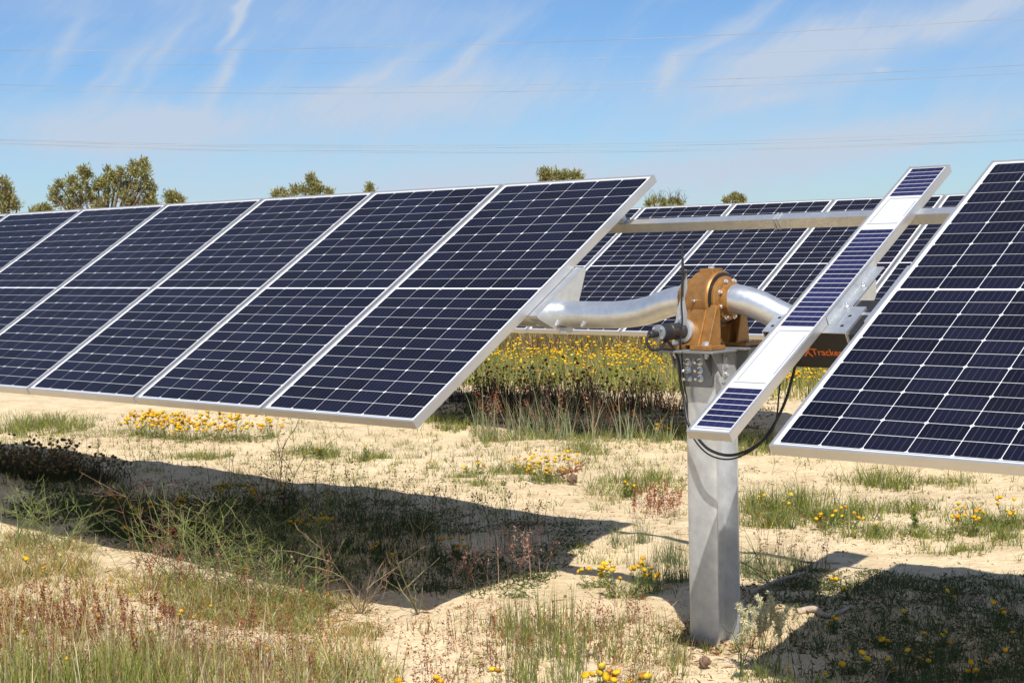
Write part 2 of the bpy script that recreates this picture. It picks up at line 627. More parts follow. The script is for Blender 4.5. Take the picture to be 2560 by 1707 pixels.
for i in range(9):
    solar_panel(BX + (i - 3) * PITCH - 0.008, BY, H0 - 0.008, TL,
                ['back row solar panel farthest left, hidden behind the left run',
                 'back row solar panel second from the left, hidden behind the left run',
                 'back row solar panel mostly covered by the left run, its right strip showing',
                 'back row solar panel right of the left run, above the straight galvanised tube',
                 'back row solar panel directly behind the bronze gearbox and antenna',
                 'back row solar panel behind the curved tube right of the gearbox',
                 'back row solar panel crossed by the slim white panel',
                 'narrow visible strip of back row panel between slim panel and right panel',
                 'back row solar panel behind the right panel'][i],
                'panels of the back row')

# ------------------------------------------------------------------ tracker steelwork
def pt(x, s, n, tilt):
    """world point from panel-plane coordinates (along row, up slope, along normal)"""
    return Vector((x, s * math.cos(tilt) - n * math.sin(tilt), H0 + s * math.sin(tilt) + n * math.cos(tilt)))


TN = -0.145                               # torque tube centre below the panel face
BYc, BZc = 0.020, H0 - 0.045              # bearing axis
PX = 0.917                                # post centre


def purlin(parent, x, tilt, yoff=0.0, dz=0.0):
    """short hat rail under a joint of two panels, clamped to the tube"""
    m = MB()
    mt = Matrix.Translation((0, yoff, H0 + dz)) @ Matrix.Rotation(tilt, 4, 'X')
    m.box(x - 0.035, x + 0.035, -0.26, 0.26, -0.048, -0.0425, mt)
    m.box(x - 0.021, x - 0.018, -0.24, 0.24, -0.0845, -0.048, mt)
    m.box(x + 0.018, x + 0.021, -0.24, 0.24, -0.0845, -0.048, mt)
    return m.build('purlin', M['galv'], parent, 0)


def end_bracket(parent, x, tilt, side):
    """folded sheet gusset between the tube and the outermost panel frame"""
    mt = Matrix.Translation((0, 0, H0)) @ Matrix.Rotation(tilt, 4, 'X')
    m = MB()
    out = [(-0.16, -0.044), (0.235, -0.044), (0.242, -0.062), (0.075, -0.188), (0.03, -0.207), (-0.05, -0.207), (-0.09, -0.165), (-0.16, -0.060)]
    m.prism(out, 'x', x, x + 0.004 * side, mt)
    m.prism([(0.235, -0.044), (0.242, -0.062), (0.075, -0.188), (0.068, -0.185), (0.233, -0.060), (0.228, -0.046)], 'x', x, x - 0.05 * side, mt)
    m.prism([(-0.09, -0.165), (-0.16, -0.060), (-0.158, -0.056), (-0.086, -0.161)], 'x', x, x - 0.05 * side, mt)
    m.box(min(x, x - 0.06 * side), max(x, x - 0.06 * side), -0.16, 0.23, -0.0475, -0.0437, mt)
    return m.build('end_bracket', M['galv'], parent, 25)


# left torque tube: straight under the panels, then cranked up into the gearbox flange
tube_l = empty('torque_tube', pt(-3.0, 0, TN, TL))
tag(tube_l, 'galvanised cranked torque tube from the left run to the bronze gearbox', 'torque tube')
L0 = tube_l.location.copy()


def rel(m, org):
    m.v = [(a - org.x, b - org.y, c - org.z) for (a, b, c) in m.v]
    return m


a0 = pt(0, 0, TN, TL)
path = [(-9.6, a0.y, a0.z), (-4, a0.y, a0.z), (0.0, a0.y, a0.z), (0.28, a0.y, a0.z), (0.40, a0.y * 0.97 + BYc * 0.03, a0.z + 0.004),
        (0.54, a0.y * 0.7 + BYc * 0.3, a0.z * 0.72 + BZc * 0.28), (0.68, a0.y * 0.22 + BYc * 0.78, a0.z * 0.25 + BZc * 0.75),
        (0.77, BYc, BZc - 0.004), (0.815, BYc, BZc)]
sp_l = [Vector(p) for p in path[:3]] + spline([path[2]] + path[3:], 7)[1:]
rel(MB().tube(sp_l, 0.0605, 36), L0).build('pipe', M['galv'], tube_l, 40)
for bx in (-0.06, 0.055, 0.205):
    o = Vector((bx, a0.y, a0.z)) + Vector((0, -math.cos(rad(38)), -math.sin(rad(38)))) * 0.060
    rel(hexbolt(o, (0, -math.cos(rad(38)), -math.sin(rad(38))), 0.010, 0.008, 0.012), L0).build('bolt', M['zinc'], tube_l)
b = rel(MB().box(0.045, 0.085, a0.y - 0.028, a0.y + 0.02, a0.z - 0.085, a0.z - 0.058), L0).build('drain_bracket', M['galv_dull'], tube_l, 0)
eb = end_bracket(tube_l, 0.050, TL, 1)
eb.data.transform(Matrix.Translation(-L0))
for i in range(1, 9):
    p = purlin(tube_l, -i * PITCH + 0.008, TL)
    p.data.transform(Matrix.Translation(-L0))
# clamp straps hugging the tube at each purlin
for i in range(0, 9):
    x = -i * PITCH + 0.008 if i else 0.03
    rel(MB().lathe([(-0.02, 0.0625), (0.02, 0.0625)], (x, a0.y, a0.z), (1, 0, 0), 24), L0).build('clamp_strap', M['galv_dull'], tube_l, 40)

# right torque tube
tube_r = empty('torque_tube', pt(2.8, 0, TN, TR))
tag(tube_r, 'short curved galvanised torque tube running from the gearbox behind the slim white panel', 'torque tube')
R0 = tube_r.location.copy()
b0 = pt(0, 0, -0.176, TR)
path = [(0.985, BYc, BZc), (1.04, BYc, BZc - 0.001), (1.12, BYc * 0.75 + b0.y * 0.25, BZc * 0.80 + b0.z * 0.20),
        (1.21, BYc * 0.30 + b0.y * 0.70, BZc * 0.36 + b0.z * 0.64), (1.29, BYc * 0.03 + b0.y * 0.97, BZc * 0.05 + b0.z * 0.95), (1.38, b0.y, b0.z), (1.7, b0.y, b0.z)]
sp_r = spline(path, 7) + [Vector((4.2, b0.y, b0.z))]
rel(MB().tube(sp_r, 0.0605, 36), R0).build('pipe', M['galv'], tube_r, 40)
eb = end_bracket(tube_r, XR - 0.050, TR, -1)
eb.data.transform(Matrix.Translation(-R0))
p = purlin(tube_r, XR + PW + 0.008, TR)
p.data.transform(Matrix.Translation(-R0))
for x in (XR + 0.02, XR + PW + 0.008):
    rel(MB().lathe([(-0.02, 0.0625), (0.02, 0.0625)], (x, b0.y, b0.z), (1, 0, 0), 24), R0).build('clamp_strap', M['galv_dull'], tube_r, 40)

# torque tube and posts of the back row
tube_b = empty('torque_tube', (BX, BY + a0.y, a0.z - 0.008))
tag(tube_b, 'torque tube under the back row of panels, hidden behind them', 'torque tube')
B0 = tube_b.location.copy()
rel(MB().tube([(-7.6, B0.y, B0.z), (2.2, B0.y, B0.z)], 0.0605, 24), B0).build('pipe', M['galv'], tube_b, 40)
for i in range(0, 8):
    p = purlin(tube_b, BX + (i - 3) * PITCH, TL, BY, -0.008)
    p.data.transform(Matrix.Translation(-B0))


def ibeam(z0, z1, half=0.0725, dep=0.080, tf=0.008, tw=0.006):
    bow = [(half * math.sin(rad(a)) / math.sin(rad(80)), -dep - 0.010 * (math.cos(rad(a)) - math.cos(rad(80)))) for a in range(-80, 81, 16)]
    prof = bow + [(half, -dep + tf), (tw, -dep + tf), (tw, dep - tf), (half, dep - tf), (half, dep), (-half, dep),
            (-half, dep - tf), (-tw, dep - tf), (-tw, -dep + tf), (-half, -dep + tf)]
    return MB().prism(prof, 'z', z0, z1)


def plain_post(x, y, label, ztop):
    e = empty('steel_post', (x, y, 0))
    tag(e, label, 'post')
    ibeam(-0.4, ztop).build('beam', M['galv_dull'], e, 0)
    MB().box(-0.08, 0.08, -0.085, 0.085, ztop, ztop + 0.012).lathe([(-0.05, 0.078), (0.05, 0.078)], (0, 0, ztop + 0.082), (1, 0, 0), 28).build('bearing', M['casting'], e, 40)
    return e


plain_post(-7.05, BY + a0.y, 'galvanised post under the back row, hidden behind the left run', a0.z - 0.008 - 0.082)
plain_post(1.45, BY + a0.y, 'galvanised post under the back row, hidden behind the right panel', a0.z - 0.008 - 0.082)
plain_post(-7.0, a0.y, 'galvanised post under the left run, past the left picture edge', a0.z - 0.082)
plain_post(4.0, b0.y, 'galvanised post under the right run, past the right picture edge', b0.z - 0.082)

# ------------------------------------------------------------------ drive post
post = empty('steel_post', (PX, 0, 0))
tag(post, 'tall galvanised steel beam post standing in the sand under the bronze gearbox', 'post')
ZS = H0 - 0.247                     # underside of the gearbox feet
ibeam(-0.5, ZS - 0.012).build('beam', M['galv_post'], post, 30)


def front_bracket(sy):
    """bolted cast bracket on one flange: vertical plate, shelf and two gusset webs"""
    y0 = 0.0895 * sy if sy < 0 else 0.0815
    m = MB()
    pl = [(-0.118, ZS - 0.004), (0.135, ZS - 0.004), (0.128, ZS - 0.05), (0.0725, ZS - 0.115), (0.068, ZS - 0.158),
          (-0.070, ZS - 0.158), (-0.078, ZS - 0.12), (-0.122, ZS - 0.075)]
    m.prism(pl, 'y', y0, y0 + 0.010 * sy)
    # shelf in two halves
    for (x0, x1) in ((-0.130, -0.004), (0.004, 0.150)):
        m.box(x0, x1, min(0.03 * sy, 0.205 * sy), max(0.03 * sy, 0.205 * sy), ZS - 0.0105, ZS - 0.0005)
    for x in (0.066, 0.122):
        m.prism([(y0 + 0.010 * sy, ZS - 0.0106), (0.172 * sy, ZS - 0.0106), (y0 + 0.020 * sy, ZS - 0.100), (y0 + 0.010 * sy, ZS - 0.112)], 'x', x - 0.004, x + 0.004)
    m.prism([(y0 + 0.010 * sy, ZS - 0.0106), (0.13 * sy, ZS - 0.0106), (y0 + 0.014 * sy, ZS - 0.075), (y0 + 0.010 * sy, ZS - 0.08)], 'x', -0.121, -0.113)
    return m


front_bracket(-1).build('front_bracket', M['casting'], post, 30, bevel=0.002)
front_bracket(1).build('rear_bracket', M['casting'], post, 30, bevel=0.002)
for (bx, bz) in ((-0.046, -0.302), (0.014, -0.300), (-0.046, -0.336), (0.014, -0.334), (-0.042, -0.370), (0.016, -0.368)):
    hexbolt((bx, -0.0997, H0 + bz), (0, -1, 0), 0.0105, 0.008, 0.030, 0.0068).build('bolt', M['zinc'], post)
for bz in (-0.297, -0.331, -0.366):
    hexbolt((0.028, 0.0715, H0 + bz), (0, -1, 0), 0.0105, 0.008).build('bolt', M['zinc'], post)
MB().box(0.0065, 0.0715, 0.0665, 0.0712, H0 - 0.40, H0 - 0.262).build('inner_plate', M['galv_dull'], post, 0)

# ------------------------------------------------------------------ gearbox (slew drive)
gear = empty('slew_gearbox', (PX, 0, ZS))
tag(gear, 'bronze painted slew gearbox bolted on top of the steel post', 'gearbox')
G0 = gear.location.copy()
ax = (BYc, BZc)
h = MB()
h.lathe([(0.848, 0.098), (0.856, 0.108), (0.862, 0.114), (0.945, 0.114), (0.950, 0.117), (0.962, 0.117), (0.968, 0.112), (0.968, 0.098)], (0, BYc, BZc), (1, 0, 0), 56)
hb = rel(h, G0).build('housing', M['bronze'], gear, 40)
lug = MB()
lug.box(0.880, 0.950, BYc - 0.042, BYc + 0.030, BZc + 0.085, BZc + 0.127)
rel(lug, G0).build('top_lug', M['bronze'], gear, 0, bevel=0.004)
rel(MB().lathe([(0, 0.013), (0.008, 0.013), (0.010, 0.010)], (0.915, BYc - 0.005, BZc + 0.127), (0, 0, 1), 16), G0).build('lug_plug', M['zinc'], gear)
body = MB()
# saddle under the drum and splayed legs
body.prism([(BYc - 0.085, BZc - 0.03), (BYc - 0.105, BZc - 0.08), (-0.130, ZS + 0.018), (0.130, ZS + 0.018), (BYc + 0.095, BZc - 0.08), (BYc + 0.085, BZc - 0.03)], 'x', 0.905, 0.952)
rel(body, G0).build('pedestal', M['bronze'], gear, 0, bevel=0.004)
for sy in (-1, 1):
    leg = MB()
    for x in (0.957, 1.005):
        leg.prism([(BYc + 0.080 * sy, BZc - 0.02), (0.060 * sy, ZS + 0.016), (0.150 * sy, ZS + 0.016), (BYc + 0.108 * sy, BZc - 0.035)], 'x', x - 0.006, x + 0.004)
    leg.prism([(BYc + 0.092 * sy, BZc - 0.02), (0.118 * sy, ZS + 0.016), (0.132 * sy, ZS + 0.016), (BYc + 0.103 * sy, BZc - 0.028)], 'x', 0.861, 1.003)
    rel(leg, G0).build('leg', M['bronze'], gear, 0, bevel=0.002)
    for (x0, x1) in ((0.936, 1.042), (0.795, 0.880)):
        ft = MB().box(x0, x1, min(0.075 * sy, 0.178 * sy), max(0.075 * sy, 0.178 * sy), ZS + 0.0003, ZS + 0.019)
        f = rel(ft, G0).build('foot', M['bronze'], gear, 0, bevel=0.003)
        hx = (x0 + x1) / 2 + 0.004
        bo = rel(hexbolt((hx, 0.142 * sy, ZS + 0.0192), (0, 0, 1), 0.0155, 0.013), G0).build('foot_bolt', M['zinc'], f)
        nt = rel(hexbolt((hx, 0.142 * sy, ZS - 0.011), (0, 0, -1), 0.0145, 0.014, 0.010, 0.009), G0).build('foot_nut', M['galv_dull'], f)
# dark seal, flange with bolts and collar on the right-hand side, plain flange on the left
rel(MB().lathe([(0.966, 0.109), (0.974, 0.109)], (0, BYc, BZc), (1, 0, 0), 48), G0).build('seal', M['rubber'], gear, 40)
rf = rel(MB().lathe([(0.970, 0.095), (0.984, 0.095), (0.988, 0.089), (0.998, 0.088), (1.001, 0.084), (1.001, 0.070), (1.026, 0.068), (1.028, 0.062)], (0, BYc, BZc), (1, 0, 0), 56), G0).build('flange', M['bronze'], gear, 40)
for k in range(8):
    a = rad(22.5 + 45 * k)
    rel(hexbolt((1.0012, BYc + 0.0785 * math.cos(a), BZc + 0.0785 * math.sin(a)), (1, 0, 0), 0.0078, 0.008), G0).build('flange_bolt', M['zinc'], rf)
lf = rel(MB().lathe([(0.796, 0.062), (0.797, 0.084), (0.822, 0.086), (0.826, 0.074), (0.848, 0.074)], (0, BYc, BZc), (1, 0, 0), 48), G0).build('flange', M['bronze'], gear, 40)
for k in range(8):
    a = rad(22.5 + 45 * k)
    rel(hexbolt((0.796, BYc + 0.073 * math.cos(a), BZc + 0.073 * math.sin(a)), (-1, 0, 0), 0.0075, 0.007), G0).build('flange_bolt', M['zinc'], lf)
# grease nipple
rel(MB().lathe([(0, 0.006), (0.010, 0.006), (0.010, 0.0035), (0.022, 0.003)], (0.905, BYc - 0.111, BZc - 0.005), (0, -1, 0.2), 10), G0).build('grease_nipple', M['zinc'], gear)
# worm casing and motor pointing towards the viewer, to the front
MX, MZ = 0.868, H0 - 0.170
wc = MB()
wc.lathe([(-0.02, 0.030), (0.0, 0.047), (0.012, 0.050), (0.030, 0.050), (0.034, 0.042)], (MX, -0.105, MZ), (0, -1, 0), 32)
wc.lathe([(0.0, 0.040), (0.26, 0.040)], (MX, 0.13, MZ), (0, -1, 0), 28)
rel(wc, G0).build('worm_casing', M['galv_dull'], gear, 40)
mo = rel(MB().lathe([(0.0, 0.033), (0.002, 0.0345), (0.090, 0.0345), (0.092, 0.0325), (0.095, 0.0325), (0.097, 0.0345), (0.150, 0.0345), (0.152, 0.033)], (MX, -0.139, MZ), (0, -1, 0), 36), G0).build('motor', M['black'], gear, 40)
rel(MB().lathe([(0.0, 0.0335), (0.006, 0.0335), (0.008, 0.030)], (MX, -0.2915, MZ), (0, -1, 0), 36), G0).build('end_cap', M['casting'], mo, 40)
rel(MB().lathe([(0.0, 0.013), (0.018, 0.013), (0.020, 0.016), (0.040, 0.016), (0.045, 0.011)], (MX - 0.004, -0.2995, MZ - 0.004), (-0.15, -1, 0), 18), G0).build('cable_gland', M['black'], mo, 40)
for (dx, dz) in ((-0.02, 0.018), (0.02, 0.018), (0.019, -0.019)):
    rel(hexbolt((MX + dx, -0.2997, MZ + dz), (0, -1, 0), 0.004, 0.003), G0).build('cap_screw', M['zinc'], mo)

# antenna on its tapered strap
ant = empty('antenna', (0.885, -0.165, H0 - 0.12))
tag(ant, 'thin black whip antenna clipped to a tapered grey strap beside the gearbox', 'antenna')
A0 = ant.location.copy()
YA = -0.165
rel(MB().prism([(0.856, H0 - 0.145), (0.912, H0 - 0.145), (0.915, H0 - 0.10), (0.905, H0 - 0.04), (0.918, H0 + 0.005), (0.916, H0 + 0.082),
                (0.904, H0 + 0.082), (0.900, H0 + 0.0), (0.880, H0 - 0.05), (0.866, H0 - 0.09)], 'y', YA, YA + 0.004), A0).build('strap', M['galv_dull'], ant, 0)
rel(hexbolt((0.884, YA, H0 - 0.118), (0, -1, 0), 0.0075, 0.006), A0).build('bolt', M['zinc'], ant)
rel(MB().box(0.888, 0.924, YA - 0.016, YA + 0.008, H0 + 0.066, H0 + 0.078), A0).build('clip', M['black'], ant, 0, bevel=0.002)
rel(MB().tube([(0.903, YA - 0.008, H0 - 0.03), (0.905, YA - 0.008, H0 + 0.08), (0.905, YA - 0.008, H0 + 0.14), (0.903, YA - 0.007, H0 + 0.205)],
              [0.0035, 0.0065, 0.0045, 0.0022], 10), A0).build('rod', M['black'], ant, 40)

# ------------------------------------------------------------------ slim controller panel
sw, sl = 0.1925, 1.984
sc = (1.304 + sw / 2, -0.870 + sl / 2)
slim = empty('slim_panel', pt(sc[0], sc[1], -0.067, TR), (TR, 0, 0))
tag(slim, 'slim white framed panel with blue cell strips and two blank white fields', 'solar panel')
child('frame', frame_mesh(sw, sl, 0.036, 0.010, 'slim_frame'), slim)
child('backsheet', MB().box(-sw / 2 + 0.010, sw / 2 - 0.010, -sl / 2 + 0.010, sl / 2 - 0.010, -0.009, -0.0045).mesh('slim_backsheet', M['whitepanel'], 0), slim)
strip = cell_mesh(0.152, 0.0302, 0.0006, 0.0006, M['cell_blue'], 'cell_strip')
stp = 0.0352
BOT = -sl / 2


def cells_run(y0, n):
    for k in range(n):
        child('cell_strip', strip, slim, (0.0, BOT + y0 + k * stp, -0.0036))


cells_run(0.056, 7)
cells_run(0.722, 21)
cells_run(1.742, 7)
pr = M['print']


def pline(x0, x1, y0, y1):
    MB().box(x0, x1, BOT + y0, BOT + y1, -0.0046, -0.0040).build('printed_line', pr, slim, 0)


pline(-0.078, 0.078, 0.0285, 0.0315)
for (a, bb) in ((0.320, 0.672), (1.490, 1.703)):
    pline(-0.074, 0.070, a, a + 0.003)
    pline(-0.064, 0.078, bb, bb + 0.003)
    pline(-0.0655, -0.0635, a + 0.012, bb - 0.004)
    pline(0.0700, 0.0720, a + 0.06, bb - 0.028)

# controller bracket (pressed channel across the tube) and angle cleat
cb = empty('mounting_channel', pt(1.41, -0.06, -0.14, TR), (TR, 0, 0))
tag(cb, 'pressed galvanised channel with black discs for holes carrying the slim white panel', 'bracket')


def lc(m, x=1.41, s=-0.06, n=-0.14):
    m.v = [(a - x, b - s, c - n) for (a, b, c) in m.v]
    return m


ch = MB().box(1.222, 1.600, -0.155, 0.032, -0.1078, -0.1048)
ch.box(1.596, 1.5995, -0.155, 0.032, -0.165, -0.1078)
ch.box(1.2225, 1.226, -0.155, 0.032, -0.165, -0.1078)
lc(ch).build('channel', M['galv'], cb, 0)
for (x, s) in ((1.560, -0.105), (1.560, -0.035), (1.250, -0.115), (1.250, -0.055)):
    lc(MB().lathe([(0, 0.0075), (0.0006, 0.0075)], (x, s, -0.1047), (0, 0, 1), 16)).build('hole_disc', M['hole_disc'], cb)  # black disc painting the shade inside a punched opening
cl = MB().box(1.4985, 1.501, -0.10, 0.335, -0.1046, -0.070)
cl.box(1.501, 1.540, -0.10, 0.325, -0.1046, -0.1020)
lc(cl).build('angle_cleat', M['galv'], cb, 0)
for s in (0.02, 0.17):
    lc(hexbolt((1.522, s, -0.1019), (0, 0, 1), 0.0095, 0.008, 0.012, 0.006)).build('bolt', M['zinc'], cb)
lc(MB().prism([(0.02, -0.1080), (0.235, -0.1080), (0.21, -0.16), (0.10, -0.20), (0.03, -0.18)], 'x', 1.540, 1.5435)).build('saddle_plate', M['galv'], cb, 0)

# black controller enclosure with orange lettering
bx = empty('controller_box', pt(1.50, -0.02, -0.20, TR), (TR, 0, 0))
tag(bx, 'black control box with orange lettering hanging under the slim panel', 'control box')
lb = lambda m: lc(m, 1.50, -0.02, -0.20)
lb(MB().box(1.215, 1.80, -0.142, 0.10, -0.285, -0.1165)).build('enclosure', M['blackbox'], bx, 0, bevel=0.006)
for x in (1.60, 1.68):
    lb(MB().lathe([(0, 0.010), (0.02, 0.010), (0.022, 0.007), (0.05, 0.006)], (x, -0.08, -0.285), (0, 0, -1), 14)).build('cable_gland', M['black'], bx)


def lettering(txt, size, parent, loc, rot, mat, off=0.0):
    cu = bpy.data.curves.new('lettering', 'FONT')
    cu.body = txt
    cu.size = size
    cu.extrude = 0.0004
    cu.offset = off
    cu.resolution_u = 3
    ob = bpy.data.objects.new('lettering_source', cu)
    COL.objects.link(ob)
    bpy.context.view_layer.update()
    me = bpy.data.meshes.new_from_object(ob.evaluated_get(bpy.context.evaluated_depsgraph_get()))
    bpy.data.objects.remove(ob)
    me.materials.clear()
    me.materials.append(mat)
    o = bpy.data.objects.new('lettering', me)
    o.location = loc
    o.rotation_euler = rot
    o['label'] = 'orange lettering reading NEXTracker'
    return link(o, parent)


lettering('NE', 0.040, bx, (-0.184, -0.1230, -0.020), (rad(90), 0, 0), M['orange'], 0.0007)
lettering('X', 0.060, bx, (-0.128, -0.1230, -0.028), (rad(90), 0, 0), M['orange'], 0.0004)
lettering('Tracker', 0.043, bx, (-0.088, -0.1230, -0.020), (rad(90), 0, 0), M['orange'], 0.0007)

# rail bridging the gap between the two runs
TM = rad(31.0)
rail = empty('bridging_rail', pt(0.9, 0.765, -0.135, TM), (TM, 0, 0))
tag(rail, 'long galvanised channel rail bridging the gap between the left and right panels', 'rail')
lr = lambda m: lc(m, 0.9, 0.765, -0.135)
for (x0, x1, d) in ((-0.42, 0.800, 0.0), (0.792, 2.25, 0.002)):
    r_ = MB()
    r_.box(x0, x1, 0.742 - d, 0.788 + d, -0.1155, -0.1125 + d)
    r_.box(x0, x1, 0.742 - d, 0.745 - d, -0.160, -0.1155)
    r_.box(x0, x1, 0.785 + d, 0.788 + d, -0.160, -0.1155)
    r_.box(x0, x1, 0.745 - d, 0.753, -0.163, -0.160)
    lr(r_).build('channel', M['galv'], rail, 0)
for x in (-0.40, -0.1, 1.85, 2.2):
    lr(MB().box(x - 0.02, x + 0.02, 0.750, 0.780, -0.1122, -0.030)).build('stand_off', M['galv_dull'], rail, 0)
for x in (0.785, 0.805):
    lr(MB().box(x - 0.003, x + 0.003, 0.737, 0.792, -0.165, -0.108)).build('splice_tie', M['galv_dull'], rail, 0)

# ------------------------------------------------------------------ cables
def cable(label, pts, r, name='cable'):
    s = spline(pts, 8)
    o = MB().tube(s, r, 10).build(name, M['rubber'], None, 60)
    return tag(o, label, 'cable', 'black cables on the drive post')


zc = H0
cable('black motor lead looping from the motor end down the front of the post',
      [(MX - 0.010, -0.342, MZ - 0.004), (MX - 0.016, -0.355, MZ - 0.030), (MX + 0.0, -0.345, MZ - 0.064), (MX + 0.016, -0.31, MZ - 0.064),
       (MX + 0.012, -0.27, MZ - 0.040), (MX + 0.008, -0.24, MZ - 0.042), (MX + 0.006, -0.20, MZ - 0.075), (0.860, -0.15, H0 - 0.299), (0.848, -0.122, H0 - 0.394),
       (0.857, -0.113, H0 - 0.457), (0.895, -0.14, H0 - 0.55), (0.965, -0.17, H0 - 0.606), (1.044, -0.20, H0 - 0.645), (1.135, -0.20, H0 - 0.660), (1.207, -0.17, H0 - 0.638),
       (1.258, -0.12, H0 - 0.588), (1.295, -0.05, H0 - 0.473), (1.315, -0.01, H0 - 0.36), (1.33, 0.02, H0 - 0.24)], 0.0062)
cable('thin black antenna lead running down the strap and along the post',
      [(0.905, YA - 0.012, H0 + 0.05), (0.899, YA - 0.012, H0 - 0.05), (0.903, YA - 0.014, H0 - 0.13), (0.895, YA - 0.02, H0 - 0.20),
       (MX + 0.010, -0.15, H0 - 0.29), (0.861, -0.118, H0 - 0.394), (0.868, -0.108, H0 - 0.457), (0.893, -0.135, H0 - 0.56), (0.955, -0.17, H0 - 0.622), (1.044, -0.20, H0 - 0.666), (1.135, -0.20, H0 - 0.676),
       (1.207, -0.175, H0 - 0.648), (1.255, -0.13, H0 - 0.60), (1.292, -0.10, H0 - 0.531), (1.285, -0.05, H0 - 0.372), (1.29, 0.0, H0 - 0.25)], 0.0035)
cable('short black loop of cable under the control box by the right panel',
      [(1.60, 0.05, H0 - 0.29), (1.61, 0.03, H0 - 0.33), (1.66, 0.03, H0 - 0.35), (1.74, 0.06, H0 - 0.32), (1.80, 0.08, H0 - 0.28)], 0.006)

# ------------------------------------------------------------------ power lines far behind
wires = [
    ('topmost power line crossing the sky', (-78.27, 42.10, 13.60), (-56.79, 61.68, 13.30), (-34.35, 82.20, 14.05), 0.0105),
    ('faint thin power line just below the topmost one', (-78.25, 42.05, 12.72), (-63.30, 55.66, 12.40), (-34.32, 82.11, 12.59), 0.0048),
    ('upper wire of the pair of power lines in mid sky', (-78.23, 41.98, 11.63), (-61.40, 57.27, 10.96), (-34.29, 82.03, 11.33), 0.0095),
    ('lower wire of the pair of power lines in mid sky', (-78.22, 41.96, 11.33), (-61.39, 57.25, 10.60), (-34.27, 82.00, 10.87), 0.0095),
    ('first wire from above in the low bundle of power lines', (-78.15, 41.78, 8.45), (-62.68, 55.82, 7.60), (-34.19, 81.80, 7.55), 0.0085),
    ('second wire from above in the low bundle of power lines', (-78.15, 41.77, 8.38), (-62.68, 55.81, 7.48), (-34.19, 81.78, 7.34), 0.0095),
    ('third wire from above in the low bundle of power lines', (-78.14, 41.76, 8.24), (-62.67, 55.80, 7.29), (-34.18, 81.76, 7.04), 0.0085),
    ('lowest wire in the low bundle of power lines', (-78.14, 41.76, 8.19), (-62.67, 55.79, 7.20), (-34.18, 81.76, 6.97), 0.0095)]
for (lab, A, B, C, r) in wires:
    A, B, C = Vector(A), Vector(B), Vector(C)
    tb = (B - A).length / (C - A).length
    pts = []
    for k in range(-8, 49):
        t = k / 40
        la = (t - tb) * (t - 1) / ((0 - tb) * (0 - 1))
        lbq = (t - 0) * (t - 1) / ((tb - 0) * (tb - 1))
        lcq = (t - 0) * (t - tb) / ((1 - 0) * (1 - tb))
        pts.append(A * la + B * lbq + C * lcq)
    o = MB().tube(pts, r, 6).build('power_line', M['wire'], None, 60)
    tag(o, lab, 'power line', 'power lines across the sky')

# ------------------------------------------------------------------ vegetation
class VB:
    """collects coloured triangles in numpy and builds one mesh"""
    def __init__(self):
        self.v, self.f, self.c, self.n = [], [], [], 0

    def add(self, v, f, c):
        self.v.append(v.reshape(-1, 3))
        self.f.append(f.reshape(-1, 3) + self.n)
        self.c.append(c.reshape(-1, 3))
        self.n += self.v[-1].shape[0]

    def mesh(self, name, mat, org=None):
        v = np.concatenate(self.v).astype(np.float32)
        f = np.concatenate(self.f).astype(np.int32)
        c = np.concatenate(self.c).astype(np.float32)
        if org is not None:
            v = v - np.array(org, np.float32)
        me = bpy.data.meshes.new(name)
        me.vertices.add(len(v))
        me.vertices.foreach_set('co', v.ravel())
        me.loops.add(f.size)
        me.loops.foreach_set('vertex_index', f.ravel())
        me.polygons.add(len(f))
        me.polygons.foreach_set('loop_start', np.arange(0, f.size, 3, dtype=np.int32))
        me.polygons.foreach_set('use_smooth', np.ones(len(f), bool))
        at = me.color_attributes.new('Col', 'FLOAT_COLOR', 'POINT')
        at.data.foreach_set('color', np.concatenate([c, np.ones((len(c), 1), np.float32)], 1).ravel())
        me.materials.append(mat)
        me.update(calc_edges=True)
        me.validate()
        return me

    def build(self, name, mat, parent=None, org=None):
        return link(bpy.data.objects.new(name, self.mesh(name, mat, org)), parent)


def U(a, b, n):
    return rng.uniform(a, b, n)


def pal(cols, n, var=0.22):
    """n colours picked from a palette with brightness jitter"""
    cols = np.array(cols)
    c = cols[rng.integers(0, len(cols), n)]
    return np.clip(c * (1 + rng.normal(0, var, (n, 1))), 0.004, 0.9)


def blades(vb, pos, h, az, lean, w, col, seg=3, tipcol=None, droop=0.0):
    """tapering bent ribbons; pos (N,3), everything else (N,)"""
    n = len(pos)
    if n == 0:
        return None
    dirv = np.stack([np.cos(az), np.sin(az), np.zeros(n)], 1)
    fa = rng.uniform(0, PI, n)
    side = np.stack([np.cos(fa), np.sin(fa), np.zeros(n)], 1)
    vs, cs = [], []
    tip = col if tipcol is None else tipcol
    for k in range(seg + 1):
        t = k / seg
        hc = h * (t - droop * t ** 3) / (1 + 0.25 * lean)
        ctr = pos + dirv * (h * lean * (0.35 * t + 0.65 * t * t))[:, None]
        ctr[:, 2] += hc
        cc = col * (1 - t) + tip * t
        if k < seg:
            ww = (w * (1 - 0.75 * t) * 0.5)[:, None]
            vs += [ctr - side * ww, ctr + side * ww]
            cs += [cc, cc]
        else:
            vs.append(ctr)
            cs.append(cc)
            end = ctr
    V = np.stack(vs, 1)
    Cc = np.stack(cs, 1)
    m = 2 * seg + 1
    fl = []
    for k in range(seg - 1):
        a = 2 * k
        fl += [(a, a + 1, a + 3), (a, a + 3, a + 2)]
    a = 2 * (seg - 1)
    fl.append((a, a + 1, a + 2))
    F = np.array(fl)[None] + (np.arange(n) * m)[:, None, None]
    vb.add(V, F, Cc)
    return end


